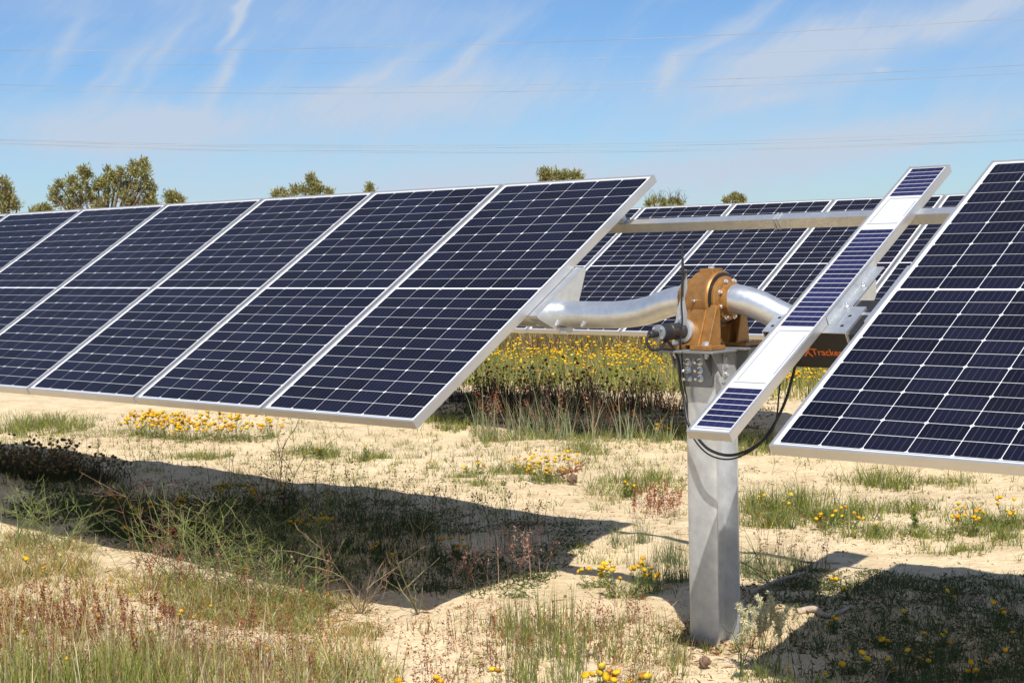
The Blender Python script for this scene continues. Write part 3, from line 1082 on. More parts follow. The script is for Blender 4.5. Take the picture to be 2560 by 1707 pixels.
def flecks(vb, pos, size, col, flat=0.0, aspect=0.35):
    """small randomly turned leaf triangles pairs (kites)"""
    n = len(pos)
    if n == 0:
        return
    d = rng.normal(0, 1, (n, 3))
    d[:, 2] *= (1 - flat)
    d /= np.linalg.norm(d, axis=1)[:, None]
    e = np.cross(d, rng.normal(0, 1, (n, 3)))
    e /= np.linalg.norm(e, axis=1)[:, None] + 1e-9
    s = np.asarray(size)[:, None]
    V = np.stack([pos, pos + d * s * 0.5 + e * s * aspect * 0.5, pos + d * s, pos + d * s * 0.5 - e * s * aspect * 0.5], 1)
    F = np.array([(0, 1, 2), (0, 2, 3)])[None] + (np.arange(n) * 4)[:, None, None]
    vb.add(V, F, np.repeat(col[:, None, :], 4, 1))


HEADV = None


def heads(vb, pos, r, col, under=(0.10, 0.14, 0.03)):
    """small composite flower heads: domed yellow button over a green cup"""
    n = len(pos)
    if n == 0:
        return
    k = 6
    a = np.arange(k) * 2 * PI / k
    ring = lambda rr, z: np.stack([np.cos(a) * rr, np.sin(a) * rr, np.full(k, z)], 1)
    base = np.concatenate([[[0, 0, 0.62]], ring(0.68, 0.46), ring(1.0, 0.02), ring(0.45, -0.75)])
    fl = []
    for i in range(k):
        j = (i + 1) % k
        fl += [(0, 1 + i, 1 + j)]
        fl += [(1 + i, 1 + k + i, 1 + k + j), (1 + i, 1 + k + j, 1 + j)]
        fl += [(1 + k + i, 1 + 2 * k + i, 1 + 2 * k + j), (1 + k + i, 1 + 2 * k + j, 1 + k + j)]
    V = base[None] * np.asarray(r)[:, None, None]
    # tilt
    tx, ty = rng.normal(0, 0.25, n), rng.normal(0, 0.25, n)
    V = V.copy()
    V[..., 0] += V[..., 2] * tx[:, None]
    V[..., 1] += V[..., 2] * ty[:, None]
    V = V + pos[:, None, :]
    C = np.repeat(col[:, None, :], len(base), 1).copy()
    C[:, 0] *= 0.8
    C[:, 1 + 2 * k:] = np.array(under)
    F = np.array(fl)[None] + (np.arange(n) * len(base))[:, None, None]
    vb.add(V, F, C)


def on_ground(xy):
    return np.stack([xy[:, 0], xy[:, 1], hz(xy[:, 0], xy[:, 1]) - 0.004], 1)


def quad(a, b, c, d, n):
    """n random points in a ground quadrilateral"""
    u, v = rng.uniform(0, 1, n)[:, None], rng.uniform(0, 1, n)[:, None]
    a, b, c, d = map(np.array, (a, b, c, d))
    return (a * (1 - u) + b * u) * (1 - v) + (d * (1 - u) + c * u) * v


def vnoise(xy, scale, seed):
    """value noise 0..1 for patchiness"""
    p = xy * scale + seed * 17.3
    i = np.floor(p).astype(int)
    f = p - i
    f = f * f * (3 - 2 * f)

    def hsh(ix, iy):
        s = np.sin(ix * 127.1 + iy * 311.7 + seed * 74.7) * 43758.5453
        return s - np.floor(s)
    a, b = hsh(i[:, 0], i[:, 1]), hsh(i[:, 0] + 1, i[:, 1])
    c, d = hsh(i[:, 0], i[:, 1] + 1), hsh(i[:, 0] + 1, i[:, 1] + 1)
    return (a * (1 - f[:, 0]) + b * f[:, 0]) * (1 - f[:, 1]) + (c * (1 - f[:, 0]) + d * f[:, 0]) * f[:, 1]


def patchy(xy, scale, seed, thr, soft=0.15):
    return xy[vnoise(xy, scale, seed) + rng.normal(0, soft, len(xy)) > thr]


def clear_post(xy):
    return xy[np.hypot(xy[:, 0] - PX, xy[:, 1]) > 0.11]


# palettes (linear base colours)
G_FRESH = [(0.24, 0.27, 0.045), (0.17, 0.22, 0.04), (0.32, 0.30, 0.06), (0.19, 0.21, 0.05)]
G_GREY = [(0.17, 0.20, 0.085), (0.21, 0.23, 0.12), (0.13, 0.165, 0.06)]
G_DRY = [(0.40, 0.30, 0.13), (0.48, 0.38, 0.20), (0.33, 0.23, 0.10), (0.30, 0.26, 0.10)]
RED = [(0.24, 0.065, 0.03), (0.30, 0.095, 0.04), (0.36, 0.15, 0.06), (0.19, 0.05, 0.025)]
PINK = [(0.36, 0.21, 0.15), (0.42, 0.27, 0.19), (0.30, 0.16, 0.11)]
YEL = [(0.83, 0.46, 0.010), (0.80, 0.40, 0.008), (0.85, 0.53, 0.02)]
ORANGE = [(0.50, 0.27, 0.04), (0.42, 0.30, 0.05)]
STRAW = [(0.55, 0.45, 0.26), (0.62, 0.54, 0.36), (0.46, 0.40, 0.18), (0.40, 0.36, 0.10)]
BRN = [(0.14, 0.075, 0.03), (0.18, 0.10, 0.04), (0.10, 0.055, 0.025)]



def tufts(vb, ctr, nb, h, spread, w, cols, lean=(0.1, 0.7), tip=None):
    """nb blades per centre"""
    n = len(ctr)
    if n == 0:
        return None
    c = np.repeat(ctr, nb, 0)
    a = U(0, 2 * PI, n * nb)
    rr = np.abs(rng.normal(0, 1, n * nb)) * np.repeat(np.broadcast_to(spread, n), nb) * 0.55
    xy = c + np.stack([np.cos(a), np.sin(a)], 1) * rr[:, None]
    hh = np.repeat(np.broadcast_to(h, n) * U(0.75, 1.2, n), nb) * U(0.45, 1.1, n * nb)
    col = pal(cols, n * nb)
    tc_ = None if tip is None else pal(tip, n * nb)
    return blades(vb, on_ground(xy), hh, a + rng.normal(0, 0.8, n * nb), U(lean[0], lean[1], n * nb), np.full(n * nb, w) * U(0.7, 1.3, n * nb), col, 3, tc_)


def rosettes(vb, ctr, nl, size, cols):
    """low sprawling herbs: many short leaves near the ground"""
    n = len(ctr)
    if n == 0:
        return
    c = np.repeat(ctr, nl, 0)
    sz = np.repeat(np.broadcast_to(size, n) * U(0.6, 1.3, n), nl)
    a = U(0, 2 * PI, n * nl)
    rr = np.sqrt(U(0, 1, n * nl)) * sz
    xy = c + np.stack([np.cos(a), np.sin(a)], 1) * rr[:, None]
    p = on_ground(xy)
    p[:, 2] += U(0, 0.35, n * nl) * (sz - rr * 0.7) + 0.003
    flecks(vb, p, sz * U(0.18, 0.42, n * nl), pal(cols, n * nl), 0.35, 0.30)


def seed_stalks(vb, xy, h, stemcols, seedcols, nseed=16, frac=0.5, size=0.012, lean=(0.0, 0.35), w=0.0028):
    """thin stem with a loose spike of small seeds over its upper part"""
    n = len(xy)
    if n == 0:
        return
    p = on_ground(xy)
    hh = h * U(0.6, 1.15, n)
    az_, ln = U(0, 2 * PI, n), U(lean[0], lean[1], n)
    blades(vb, p, hh, az_, ln, np.full(n, w), pal(stemcols, n), 3)
    t = 1 - frac * U(0, 1, (n, nseed)) ** 1.1
    ctr = p[:, None, :] + np.stack([np.cos(az_), np.sin(az_), np.zeros(n)], 1)[:, None, :] * (hh * ln)[:, None, None] * (0.35 * t + 0.65 * t * t)[..., None]
    ctr[..., 2] += (hh / (1 + 0.25 * ln))[:, None] * t
    ctr += rng.normal(0, size * 0.45, ctr.shape)
    m = n * nseed
    flecks(vb, ctr.reshape(-1, 3), U(0.6, 1.4, m) * size, np.repeat(pal(seedcols, n, 0.2), nseed, 0) * U(0.7, 1.3, (m, 1)), 0.0, 0.5)


def branchy(vb, base, h, nmain, cols, seedcol, reach=0.6, pods=40, w=0.0032, jit=0.0):
    """open weed of thin wiry, forking stems with curved pods"""
    for i in range(nmain):
        a = random.uniform(0, 2 * PI)
        hh = h * random.uniform(0.55, 1.1)
        jx, jy = rng.normal(0, jit, 2)
        p = np.array([base[0] + jx, base[1] + jy, float(hz(base[0] + jx, base[1] + jy))])
        d = np.array([math.cos(a) * reach * random.uniform(0.3, 1.2), math.sin(a) * reach * random.uniform(0.3, 1.2), 1.0])
        d /= np.linalg.norm(d)
        pts = [p]
        for k in range(6):
            d = d + rng.normal(0, 0.13, 3)
            d /= np.linalg.norm(d)
            p = p + d * hh / 6
            pts.append(p)
        strand(vb, np.array(pts), w, w * 0.45, pal(cols, 1)[0])
        for j in range(random.randint(3, 5)):
            k = random.randint(1, 5)
            d2 = d + rng.normal(0, 0.8, 3)
            d2[2] = d2[2] * 0.7 + 0.1
            d2 /= np.linalg.norm(d2)
            q = pts[k]
            sub = [q]
            ln = hh * random.uniform(0.25, 0.6)
            for m in range(4):
                d2 = d2 + rng.normal(0, 0.16, 3)
                d2 /= np.linalg.norm(d2)
                q = q + d2 * ln / 4
                sub.append(q)
            strand(vb, np.array(sub), w * 0.7, w * 0.3, pal(cols, 1)[0])
            npod = max(1, pods // (nmain * 3))
            for m in range(npod):
                t = random.uniform(0.3, 1)
                b_ = np.array(sub[0]) * (1 - t) + np.array(sub[-1]) * t
                d3 = d2 + rng.normal(0, 0.8, 3)
                d3 /= np.linalg.norm(d3)
                l3 = random.uniform(0.03, 0.07)
                c3 = b_ + d3 * l3 * 0.5
                d4 = d3 + np.array([0, 0, 0.5])
                e3 = c3 + d4 / np.linalg.norm(d4) * l3 * 0.5
                strand(vb, np.array([b_, c3, e3]), w * 0.55, w * 0.25, pal(seedcol, 1)[0])


def strand(vb, pts, w0, w1, col):
    """three-sided tapering stem through pts"""
    n = len(pts)
    d = np.gradient(pts, axis=0)
    d /= np.linalg.norm(d, axis=1)[:, None] + 1e-9
    u = np.cross(d, [0.31, 0.52, 0.79])
    u /= np.linalg.norm(u, axis=1)[:, None] + 1e-9
    v = np.cross(d, u)
    r = np.linspace(w0, w1, n)[:, None] * 0.5
    V = np.stack([pts + (u * math.cos(a) + v * math.sin(a)) * r for a in (0, 2.094, 4.189)], 1)
    F = []
    for k in range(n - 1):
        for i in range(3):
            j = (i + 1) % 3
            F += [(3 * k + i, 3 * k + j, 3 * k + 3 + j), (3 * k + i, 3 * k + 3 + j, 3 * k + 3 + i)]
    vb.add(V.reshape(-1, 3), np.array(F), np.repeat(np.array(col)[None], 3 * n, 0))


def stuff(vb, name, label, cat, mat='veg'):
    o = vb.build(name, M[mat])
    return tag(o, label, cat, kind='stuff')


# --- grass over the sand -------------------------------------------------
gr = VB()
# tall fresh grass in the bottom-left corner
q = quad((-1.70, -1.95), (0.15, -1.15), (0.79, -1.76), (-0.37, -2.67), 900)
q = patchy(q, 3.0, 1, 0.45)
tufts(gr, q, 7, 0.17, 0.05, 0.0046, G_FRESH + STRAW, (0.05, 0.7))
q = quad((-1.29, -2.17), (-0.36, -1.77), (0.31, -2.25), (-0.28, -2.72), 330)
q = patchy(q, 4.0, 21, 0.40)
tufts(gr, q, 8, 0.25, 0.04, 0.0055, [(0.24, 0.28, 0.05), (0.30, 0.31, 0.07), (0.19, 0.24, 0.04), (0.36, 0.32, 0.12)], (0.03, 0.5))
q = quad((-1.93, -1.82), (-0.34, -1.19), (0.55, -1.94), (-0.37, -2.67), 220)
tufts(gr, q, 3, 0.30, 0.03, 0.0048, STRAW + PINK + [(0.26, 0.28, 0.09)], (0.02, 0.4))
# thin mixed grass of the left foreground slope
q = quad((-3.35, -1.05), (-1.02, -0.28), (0.24, -1.24), (-1.11, -2.27), 1700)
q = patchy(q, 2.2, 2, 0.44)
tufts(gr, q, 7, 0.09, 0.045, 0.0040, G_FRESH + STRAW + ORANGE + RED[1:3], (0.1, 1.2))
# green mat at the edge of the left shadow
q = quad((-2.29, -0.57), (-1.06, -0.37), (-0.59, -0.93), (-1.31, -1.16), 460)
tufts(gr, q, 8, 0.085, 0.045, 0.0038, G_FRESH + G_GREY + STRAW[2:], (0.2, 1.2))
q = quad((-4.12, -0.57), (-3.26, -0.38), (-2.19, -1.01), (-2.67, -1.37), 320)
tufts(gr, q, 8, 0.10, 0.05, 0.0040, G_FRESH + STRAW + RED[1:3], (0.2, 1.2))
# middle foreground
q = quad((-0.56, -0.70), (0.71, 0.15), (1.45, -1.00), (0.62, -1.77), 800)
q = patchy(q, 2.4, 3, 0.50)
tufts(gr, q, 6, 0.11, 0.035, 0.0042, G_FRESH + G_GREY + G_DRY, (0.05, 0.7))
q = quad((0.02, -0.37), (0.20, -0.04), (0.99, -0.96), (0.93, -1.28), 90)
tufts(gr, q, 7, 0.21, 0.03, 0.0032, G_GREY + G_FRESH, (0.02, 0.3))
# around the post
for (c, n, h_) in (((0.08, 0.88), 26, 0.20), ((-0.22, 1.19), 26, 0.19), ((0.21, 1.23), 20, 0.16), ((0.40, 1.12), 24, 0.17), ((0.26, 1.53), 20, 0.15),
                   ((-0.02, 0.81), 22, 0.16), ((-0.64, 1.47), 16, 0.17), ((0.46, 1.41), 22, 0.12)):
    xy = np.array(c) + rng.normal(0, 0.07, (n, 2))
    tufts(gr, clear_post(xy), 8, h_, 0.03, 0.0026, G_GREY + [(0.07, 0.10, 0.03)], (0.05, 0.55))
# green tufts on the open sand, middle distance
spots = [((-8.68, 2.86), 0.20, 30), ((-9.08, 2.63), 0.30, 34), ((-9.23, 2.96), 0.24, 30), ((-4.95, 2.88), 0.13, 26), ((-4.46, 2.96), 0.12, 22), ((-5.32, 2.96), 0.13, 18), ((-6.05, 2.34), 0.10, 16),
         ((-5.77, 2.36), 0.10, 16), ((-2.76, 2.42), 0.08, 18), ((-3.17, 2.67), 0.08, 14), ((-3.16, 3.18), 0.16, 16), ((-2.00, 3.08), 0.18, 22),
         ((-1.89, 3.27), 0.20, 20), ((-3.28, 4.24), 0.18, 18), ((-3.17, 5.27), 0.22, 20), ((-0.66, 2.92), 0.26, 34), ((-0.55, 2.90), 0.24, 26),
         ((-0.40, 2.46), 0.14, 20), ((-0.12, 2.74), 0.15, 36), ((-0.24, 2.74), 0.13, 26), ((-0.08, 3.03), 0.17, 20), ((0.27, 2.50), 0.13, 22), ((0.17, 3.21), 0.12, 20), ((0.52, 2.60), 0.11, 22),
         ((-0.67, 4.31), 0.22, 22), ((-0.52, 4.22), 0.16, 18), ((-0.21, 4.38), 0.12, 18), ((0.67, 2.94), 0.13, 24), ((0.80, 3.12), 0.14, 24), ((0.91, 2.71), 0.10, 20), ((0.84, 2.37), 0.09, 18),
         ((-5.35, 4.86), 0.18, 20), ((-5.96, 5.18), 0.20, 24), ((-4.62, 4.55), 0.12, 16), ((-2.22, 4.91), 0.22, 24), ((-2.45, 5.38), 0.22, 24)]
hb0 = VB()
for (c, h_, n) in spots:
    n = int(n * 1.5)
    s_ = 0.06 + h_ * 0.45
    xy = np.array(c) + rng.normal(0, s_ * 0.8, (n, 2))
    tufts(gr, xy, 9, h_ * 0.75, 0.05, 0.0054, G_FRESH + G_FRESH + G_GREY, (0.08, 0.9))
    rosettes(hb0, np.array(c) + rng.normal(0, s_ * 0.7, (max(8, n // 2), 2)), 14, 0.05, G_FRESH + G_GREY + ORANGE[:1])
# tall wiry stems in front of the back row shadow
q = quad((-5.11, 4.81), (-3.10, 5.31), (-2.81, 4.84), (-4.69, 4.40), 60)
tufts(gr, q, 4, 0.46, 0.06, 0.0075, [(0.30, 0.34, 0.18), (0.25, 0.30, 0.14), (0.33, 0.33, 0.19)], (0.05, 0.6), PINK + G_GREY + G_GREY)
q = quad((-4.99, 5.07), (-4.06, 5.62), (-3.77, 5.25), (-4.66, 4.71), 34)
tufts(gr, q, 5, 0.58, 0.07, 0.0075, [(0.30, 0.34, 0.19), (0.24, 0.30, 0.15)], (0.05, 0.55), PINK + G_GREY)
q = quad((-5.24, 4.92), (-3.19, 5.43), (-2.86, 4.97), (-4.79, 4.45), 220)
tufts(gr, q, 8, 0.10, 0.06, 0.0045, G_FRESH + G_GREY, (0.1, 0.9))
# thin scattered stems crossing the bright strip and the left shadow
q = quad((-5.33, 0.75), (-1.09, 1.39), (-0.75, 0.81), (-3.40, -0.15), 330)
tufts(gr, q, 3, 0.20, 0.05, 0.0028, G_GREY + BRN, (0.03, 0.5))
q = quad((-6.60, 1.53), (-0.88, 1.95), (-0.37, 1.08), (-4.03, -0.05), 430)
q = patchy(q, 1.6, 4, 0.45)
tufts(gr, q, 9, 0.075, 0.05, 0.0034, G_FRESH + G_GREY, (0.2, 1.0))
# shaded ground right of the post
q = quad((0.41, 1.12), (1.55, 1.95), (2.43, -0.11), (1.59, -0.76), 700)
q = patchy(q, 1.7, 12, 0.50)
tufts(gr, q, 10, 0.075, 0.06, 0.0034, [(0.10, 0.13, 0.04), (0.13, 0.16, 0.06)], (0.2, 1.0))  # blade greens darkened to carry the right panel shadow
# strip between the two rows, thin and patchy
q = quad((-11.63, 3.47), (-0.44, 6.62), (1.10, 3.00), (-6.56, 0.71), 1300)
q = patchy(q, 1.1, 6, 0.56)
tufts(gr, q, 8, 0.085, 0.06, 0.0048, G_FRESH + G_GREY + G_DRY[:1], (0.15, 1.0))
# far side of the back row
q = quad((-12.13, 10.41), (-5.03, 13.03), (-3.04, 9.26), (-9.00, 7.47), 1500)
tufts(gr, q, 7, 0.26, 0.16, 0.010, G_FRESH + STRAW[2:] + G_GREY, (0.05, 0.8))
q = quad((-16.58, 14.61), (-5.10, 17.26), (-2.09, 10.28), (-9.44, 7.88), 2600)
tufts(gr, q, 7, 0.24, 0.14, 0.011, G_FRESH + G_DRY + G_GREY, (0.05, 0.6))
q = quad((-27.00, 15.87), (-5.30, 21.25), (-4.31, 18.62), (-22.50, 12.85), 2200)
tufts(gr, q, 6, 0.45, 0.30, 0.03, G_FRESH + G_DRY + G_DRY + G_GREY, (0.05, 0.6))
q = quad((-15.74, 14.92), (-8.66, 16.96), (-6.15, 12.74), (-11.50, 10.70), 1500)
tufts(gr, q, 8, 0.42, 0.20, 0.013, G_DRY + BRN + BRN + G_FRESH[:1], (0.05, 0.6))
G_SHADE = [(0.07, 0.095, 0.025), (0.055, 0.08, 0.022), (0.09, 0.11, 0.04)]  # greens darkened to put panel shade into the plants standing in it
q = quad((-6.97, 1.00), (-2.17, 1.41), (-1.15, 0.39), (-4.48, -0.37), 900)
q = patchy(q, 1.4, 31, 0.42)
tufts(gr, q, 9, 0.13, 0.06, 0.0046, G_SHADE, (0.1, 0.9))
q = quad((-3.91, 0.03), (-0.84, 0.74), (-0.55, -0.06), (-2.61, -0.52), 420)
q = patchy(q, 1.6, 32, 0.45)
tufts(gr, q, 9, 0.10, 0.06, 0.0040, G_SHADE, (0.1, 0.9))
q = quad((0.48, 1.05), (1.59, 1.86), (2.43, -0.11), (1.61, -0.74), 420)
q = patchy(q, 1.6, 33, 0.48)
tufts(gr, q, 9, 0.09, 0.06, 0.0038, G_SHADE, (0.1, 1.0))
# bent dry stalks lying over one another
q = quad((-3.23, -1.11), (0.67, 0.21), (1.51, -1.07), (-0.47, -2.62), 900)
q = patchy(q, 2.0, 34, 0.42)
n = len(q)
blades(gr, on_ground(q), U(0.05, 0.17, n), U(0, 2 * PI, n), U(0.6, 2.2, n), np.full(n, 0.0038), pal(STRAW + PINK + RED[1:3], n), 4, None, 0.35)
q = quad((-10.53, 2.86), (-0.34, 6.38), (1.20, 2.77), (-6.34, 0.58), 700)
q = patchy(q, 1.5, 35, 0.45)
n = len(q)
blades(gr, on_ground(q), U(0.08, 0.26, n), U(0, 2 * PI, n), U(0.2, 1.6, n), np.full(n, 0.0048), pal(STRAW + PINK + G_GREY + BRN, n), 4, None, 0.3)
# many small uneven tufts over the bright strip
q = quad((-11.17, 3.22), (-0.34, 6.38), (1.39, 2.34), (-6.13, 0.47), 1500)
q = patchy(q, 0.9, 36, 0.44)
tufts(gr, q, 6, 0.10, 0.035, 0.0046, G_FRESH + G_GREY + STRAW[2:], (0.1, 1.2))
# around the post foot
a_ = U(0, 2 * PI, 46)
q = np.stack([PX + np.cos(a_) * U(0.11, 0.24, 46), np.sin(a_) * U(0.11, 0.24, 46)], 1)
tufts(gr, q, 6, 0.09, 0.03, 0.0036, G_FRESH + STRAW + RED[1:3], (0.1, 1.0))
stuff(gr, 'grass', 'thin mixed green and straw grass tufts growing out of the sand', 'grass')

# --- low herbs and russet ground cover -----------------------------------
hb_ = hb0
q = quad((-3.58, -0.92), (-0.88, -0.30), (0.76, -1.72), (-0.42, -2.64), 2100)
q = patchy(q, 2.0, 7, 0.40)
rosettes(hb_, q, 16, 0.038, RED + G_FRESH + G_DRY + ORANGE + [(0.46, 0.38, 0.06)])
q = quad((-0.75, -0.53), (0.68, 0.32), (1.59, -1.08), (0.66, -1.80), 1300)
q = patchy(q, 2.2, 8, 0.46)
rosettes(hb_, clear_post(q), 16, 0.035, RED + RED + G_FRESH + PINK + ORANGE)
q = quad((-1.62, -0.84), (-0.74, -0.42), (-0.31, -0.72), (-1.17, -1.16), 260)
rosettes(hb_, q, 20, 0.035, RED + G_FRESH + ORANGE)
q = quad((-0.84, 2.15), (1.10, 3.00), (1.55, 1.95), (0.47, 0.16), 560)
q = patchy(q, 2.2, 9, 0.52)
rosettes(hb_, clear_post(q), 18, 0.04, G_FRESH + G_GREY + RED + BRN)
q = quad((-11.40, 3.34), (-0.44, 6.62), (1.15, 2.89), (-6.13, 0.47), 1500)
q = patchy(q, 1.3, 10, 0.46)
rosettes(hb_, q, 16, 0.055, G_FRESH + G_GREY + G_GREY + RED[:2] + BRN)
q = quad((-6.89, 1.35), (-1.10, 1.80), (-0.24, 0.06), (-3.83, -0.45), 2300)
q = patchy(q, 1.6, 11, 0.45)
rosettes(hb_, q, 22, 0.07, [(0.09, 0.12, 0.03), (0.07, 0.10, 0.03), (0.11, 0.13, 0.05)])  # left panel shadow painted in as darker leaf greens
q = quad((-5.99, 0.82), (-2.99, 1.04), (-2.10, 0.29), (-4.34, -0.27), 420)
rosettes(hb_, q, 26, 0.095, [(0.08, 0.11, 0.03), (0.06, 0.09, 0.03)])  # larger herbs, shade put into their leaf colour too
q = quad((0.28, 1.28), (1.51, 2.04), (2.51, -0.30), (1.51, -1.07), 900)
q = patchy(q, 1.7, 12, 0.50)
rosettes(hb_, q, 22, 0.07, [(0.09, 0.12, 0.03), (0.07, 0.10, 0.03), (0.11, 0.13, 0.05), (0.10, 0.06, 0.03)])  # leaf colours darkened to deepen the right panel shadow
q = quad((0.61, 0.47), (0.91, 0.69), (1.45, -0.31), (1.19, -0.52), 60)
rosettes(hb_, clear_post(q), 18, 0.03, RED + G_FRESH)
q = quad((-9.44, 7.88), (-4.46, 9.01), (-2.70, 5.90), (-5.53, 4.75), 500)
rosettes(hb_, q, 18, 0.10, [(0.06, 0.07, 0.025), (0.08, 0.055, 0.03), (0.05, 0.06, 0.02)])  # back row shadow put into these dark leaf colours
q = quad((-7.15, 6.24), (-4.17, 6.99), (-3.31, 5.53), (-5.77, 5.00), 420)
rosettes(hb_, q, 20, 0.10, [(0.06, 0.07, 0.025), (0.07, 0.05, 0.03)])  # more leaves painted dark for the back row shadow
stuff(hb_, 'low_herbs', 'low green and russet creeping herbs scattered over the sand', 'ground cover')

# --- russet seed stalks ----------------------------------------------------
st = VB()
q = quad((-2.30, -1.57), (-0.65, -0.67), (0.60, -1.66), (-0.54, -2.55), 900)
q = patchy(q, 2.0, 13, 0.42)
seed_stalks(st, q, 0.14, RED + PINK, RED, 18, 0.55, 0.010)
q = quad((-2.32, -1.47), (-1.42, -1.03), (-0.76, -1.51), (-1.40, -1.99), 90)
seed_stalks(st, q, 0.17, RED, [(0.17, 0.04, 0.02), (0.22, 0.06, 0.03)], 40, 0.45, 0.009, (0.0, 0.15), 0.003)
q = quad((-0.43, -0.71), (0.65, 0.10), (1.45, -1.00), (0.60, -1.66), 620)
q = patchy(q, 2.0, 14, 0.44)
seed_stalks(st, q, 0.13, RED + PINK, RED + [(0.26, 0.13, 0.06)], 14, 0.6, 0.010)
# pinkish plumes by the shadow tip
q = quad((-0.49, -0.24), (-0.49, 0.47), (-0.66, 0.74), (-0.64, -0.00), 34)
seed_stalks(st, q, 0.30, PINK, PINK + [(0.45, 0.32, 0.26)], 44, 0.5, 0.012, (0.1, 0.6), 0.003)
q = quad((-2.22, -0.78), (-0.85, -0.60), (-0.72, -0.72), (-1.95, -0.96), 60)
seed_stalks(st, q, 0.30, PINK + G_DRY, RED + PINK, 26, 0.4, 0.011, (0.0, 0.35), 0.003)
# behind the post and among the tall stems
q = quad((-5.05, 4.84), (-3.22, 5.41), (-2.97, 5.06), (-4.83, 4.61), 60)
seed_stalks(st, q, 0.46, PINK + G_GREY, RED + PINK, 22, 0.45, 0.020, (0.02, 0.4), 0.005)
q = quad((-1.78, 2.89), (-1.49, 3.08), (-0.91, 2.28), (-1.17, 2.10), 60)
seed_stalks(st, q, 0.16, RED, RED, 20, 0.6, 0.014)
q = quad((-0.48, 2.40), (-0.12, 2.65), (0.72, 1.23), (0.43, 1.02), 70)
seed_stalks(st, q, 0.16, BRN + RED, BRN, 9, 0.25, 0.010)
q = quad((-4.26, 1.70), (-1.61, 1.80), (-0.90, 0.98), (-3.10, 0.78), 150)
seed_stalks(st, q, 0.26, BRN + G_GREY, BRN, 9, 0.4, 0.014, (0.0, 0.4), 0.004)
q = quad((-8.26, 2.15), (-4.69, 2.47), (-3.83, 1.75), (-6.11, 1.27), 70)
seed_stalks(st, q, 0.24, BRN + G_GREY, BRN, 7, 0.4, 0.014, (0.0, 0.4), 0.0045)
stuff(st, 'seed_stalks', 'russet and pinkish seed stalks standing in the foreground', 'ground cover')

# --- litter ------------------------------------------------------------------
lt = VB()
n = 5200
q = quad((-9.04, 2.05), (-0.24, 6.15), (2.51, -0.30), (-0.47, -2.62), n)
q = patchy(q, 1.8, 15, 0.45)
p = on_ground(q)
p[:, 2] += 0.006
n = len(p)
flecks(lt, p, U(0.015, 0.075, n), pal(BRN + RED + G_DRY, n), 0.93, 0.10)
q = quad((-3.23, -1.11), (1.55, 1.95), (2.51, -0.30), (-0.47, -2.62), 3600)
p = on_ground(q)
p[:, 2] += 0.006
n = len(p)
flecks(lt, p, U(0.008, 0.03, n), pal(BRN + RED + G_DRY, n), 0.92, 0.15)
a_ = U(0, 2 * PI, 500)
q = np.stack([PX + np.cos(a_) * (0.10 + np.abs(rng.normal(0, 0.10, 500))), np.sin(a_) * (0.10 + np.abs(rng.normal(0, 0.10, 500)))], 1)
p = on_ground(q)
p[:, 2] += 0.008
flecks(lt, p, U(0.012, 0.05, 500), pal(BRN + RED + G_DRY, 500), 0.85, 0.18)
# sand crumbs and small clods
q = quad((-9.04, 2.05), (-0.24, 6.15), (2.51, -0.30), (-0.47, -2.62), 5000)
p = on_ground(q)
p[:, 2] += 0.005
flecks(lt, p, U(0.006, 0.022, 5000), pal([(0.50, 0.38, 0.25), (0.40, 0.29, 0.18), (0.30, 0.21, 0.13)], 5000), 0.3, 0.9)
stuff(lt, 'plant_litter', 'dry stem bits and crumbs lying on the sand', 'litter')

# --- yellow meadow beyond the back row -----------------------------------------
md = VB()
q = quad((-11.75, 10.41), (-5.00, 12.74), (-3.01, 9.03), (-8.60, 7.37), 2500)
q = patchy(q, 0.6, 16, 0.30)
p = on_ground(q)
n = len(p)
tops = blades(md, p, U(0.10, 0.30, n) + 0.16 * vnoise(q, 0.9, 41), U(0, 2 * PI, n), U(0.0, 0.3, n), np.full(n, 0.012), pal(G_FRESH + G_DRY[:1], n))
heads(md, tops, U(0.011, 0.021, n), pal(YEL + YEL + [(0.62, 0.30, 0.02), (0.85, 0.60, 0.06)], n, 0.15))
q = quad((-17.41, 15.86), (-6.56, 18.93), (-4.28, 14.00), (-12.00, 10.65), 420)
p = on_ground(q)
n = len(p)
tops = blades(md, p, U(0.3, 0.55, n), U(0, 2 * PI, n), U(0.0, 0.3, n), np.full(n, 0.014), pal(G_FRESH, n))
heads(md, tops, U(0.022, 0.035, n), pal(YEL, n, 0.12))
stuff(md, 'flower_meadow', 'dense meadow of small yellow flowers beyond the back row of panels', 'flowers', 'petal')

# --- single flowering plants ---------------------------------------------------
hv = VB()
heads(hv, np.zeros((1, 3)), np.array([1.0]), np.array([YEL[0]]))
HEAD_ME = []
for k_, cset in enumerate((YEL[0], YEL[1], YEL[2], (0.72, 0.30, 0.012), (0.80, 0.50, 0.03), (0.52, 0.24, 0.03))):
    v_ = VB()
    heads(v_, np.zeros((1, 3)), np.array([1.0]), np.array([cset]))
    HEAD_ME.append(v_.mesh('flower_head', M['petal']))
brown_me = []
for cset in BRN:
    v_ = VB()
    heads(v_, np.zeros((1, 3)), np.array([1.0]), np.array([cset]) * 1.6)
    brown_me.append(v_.mesh('flower_head', M['petal']))


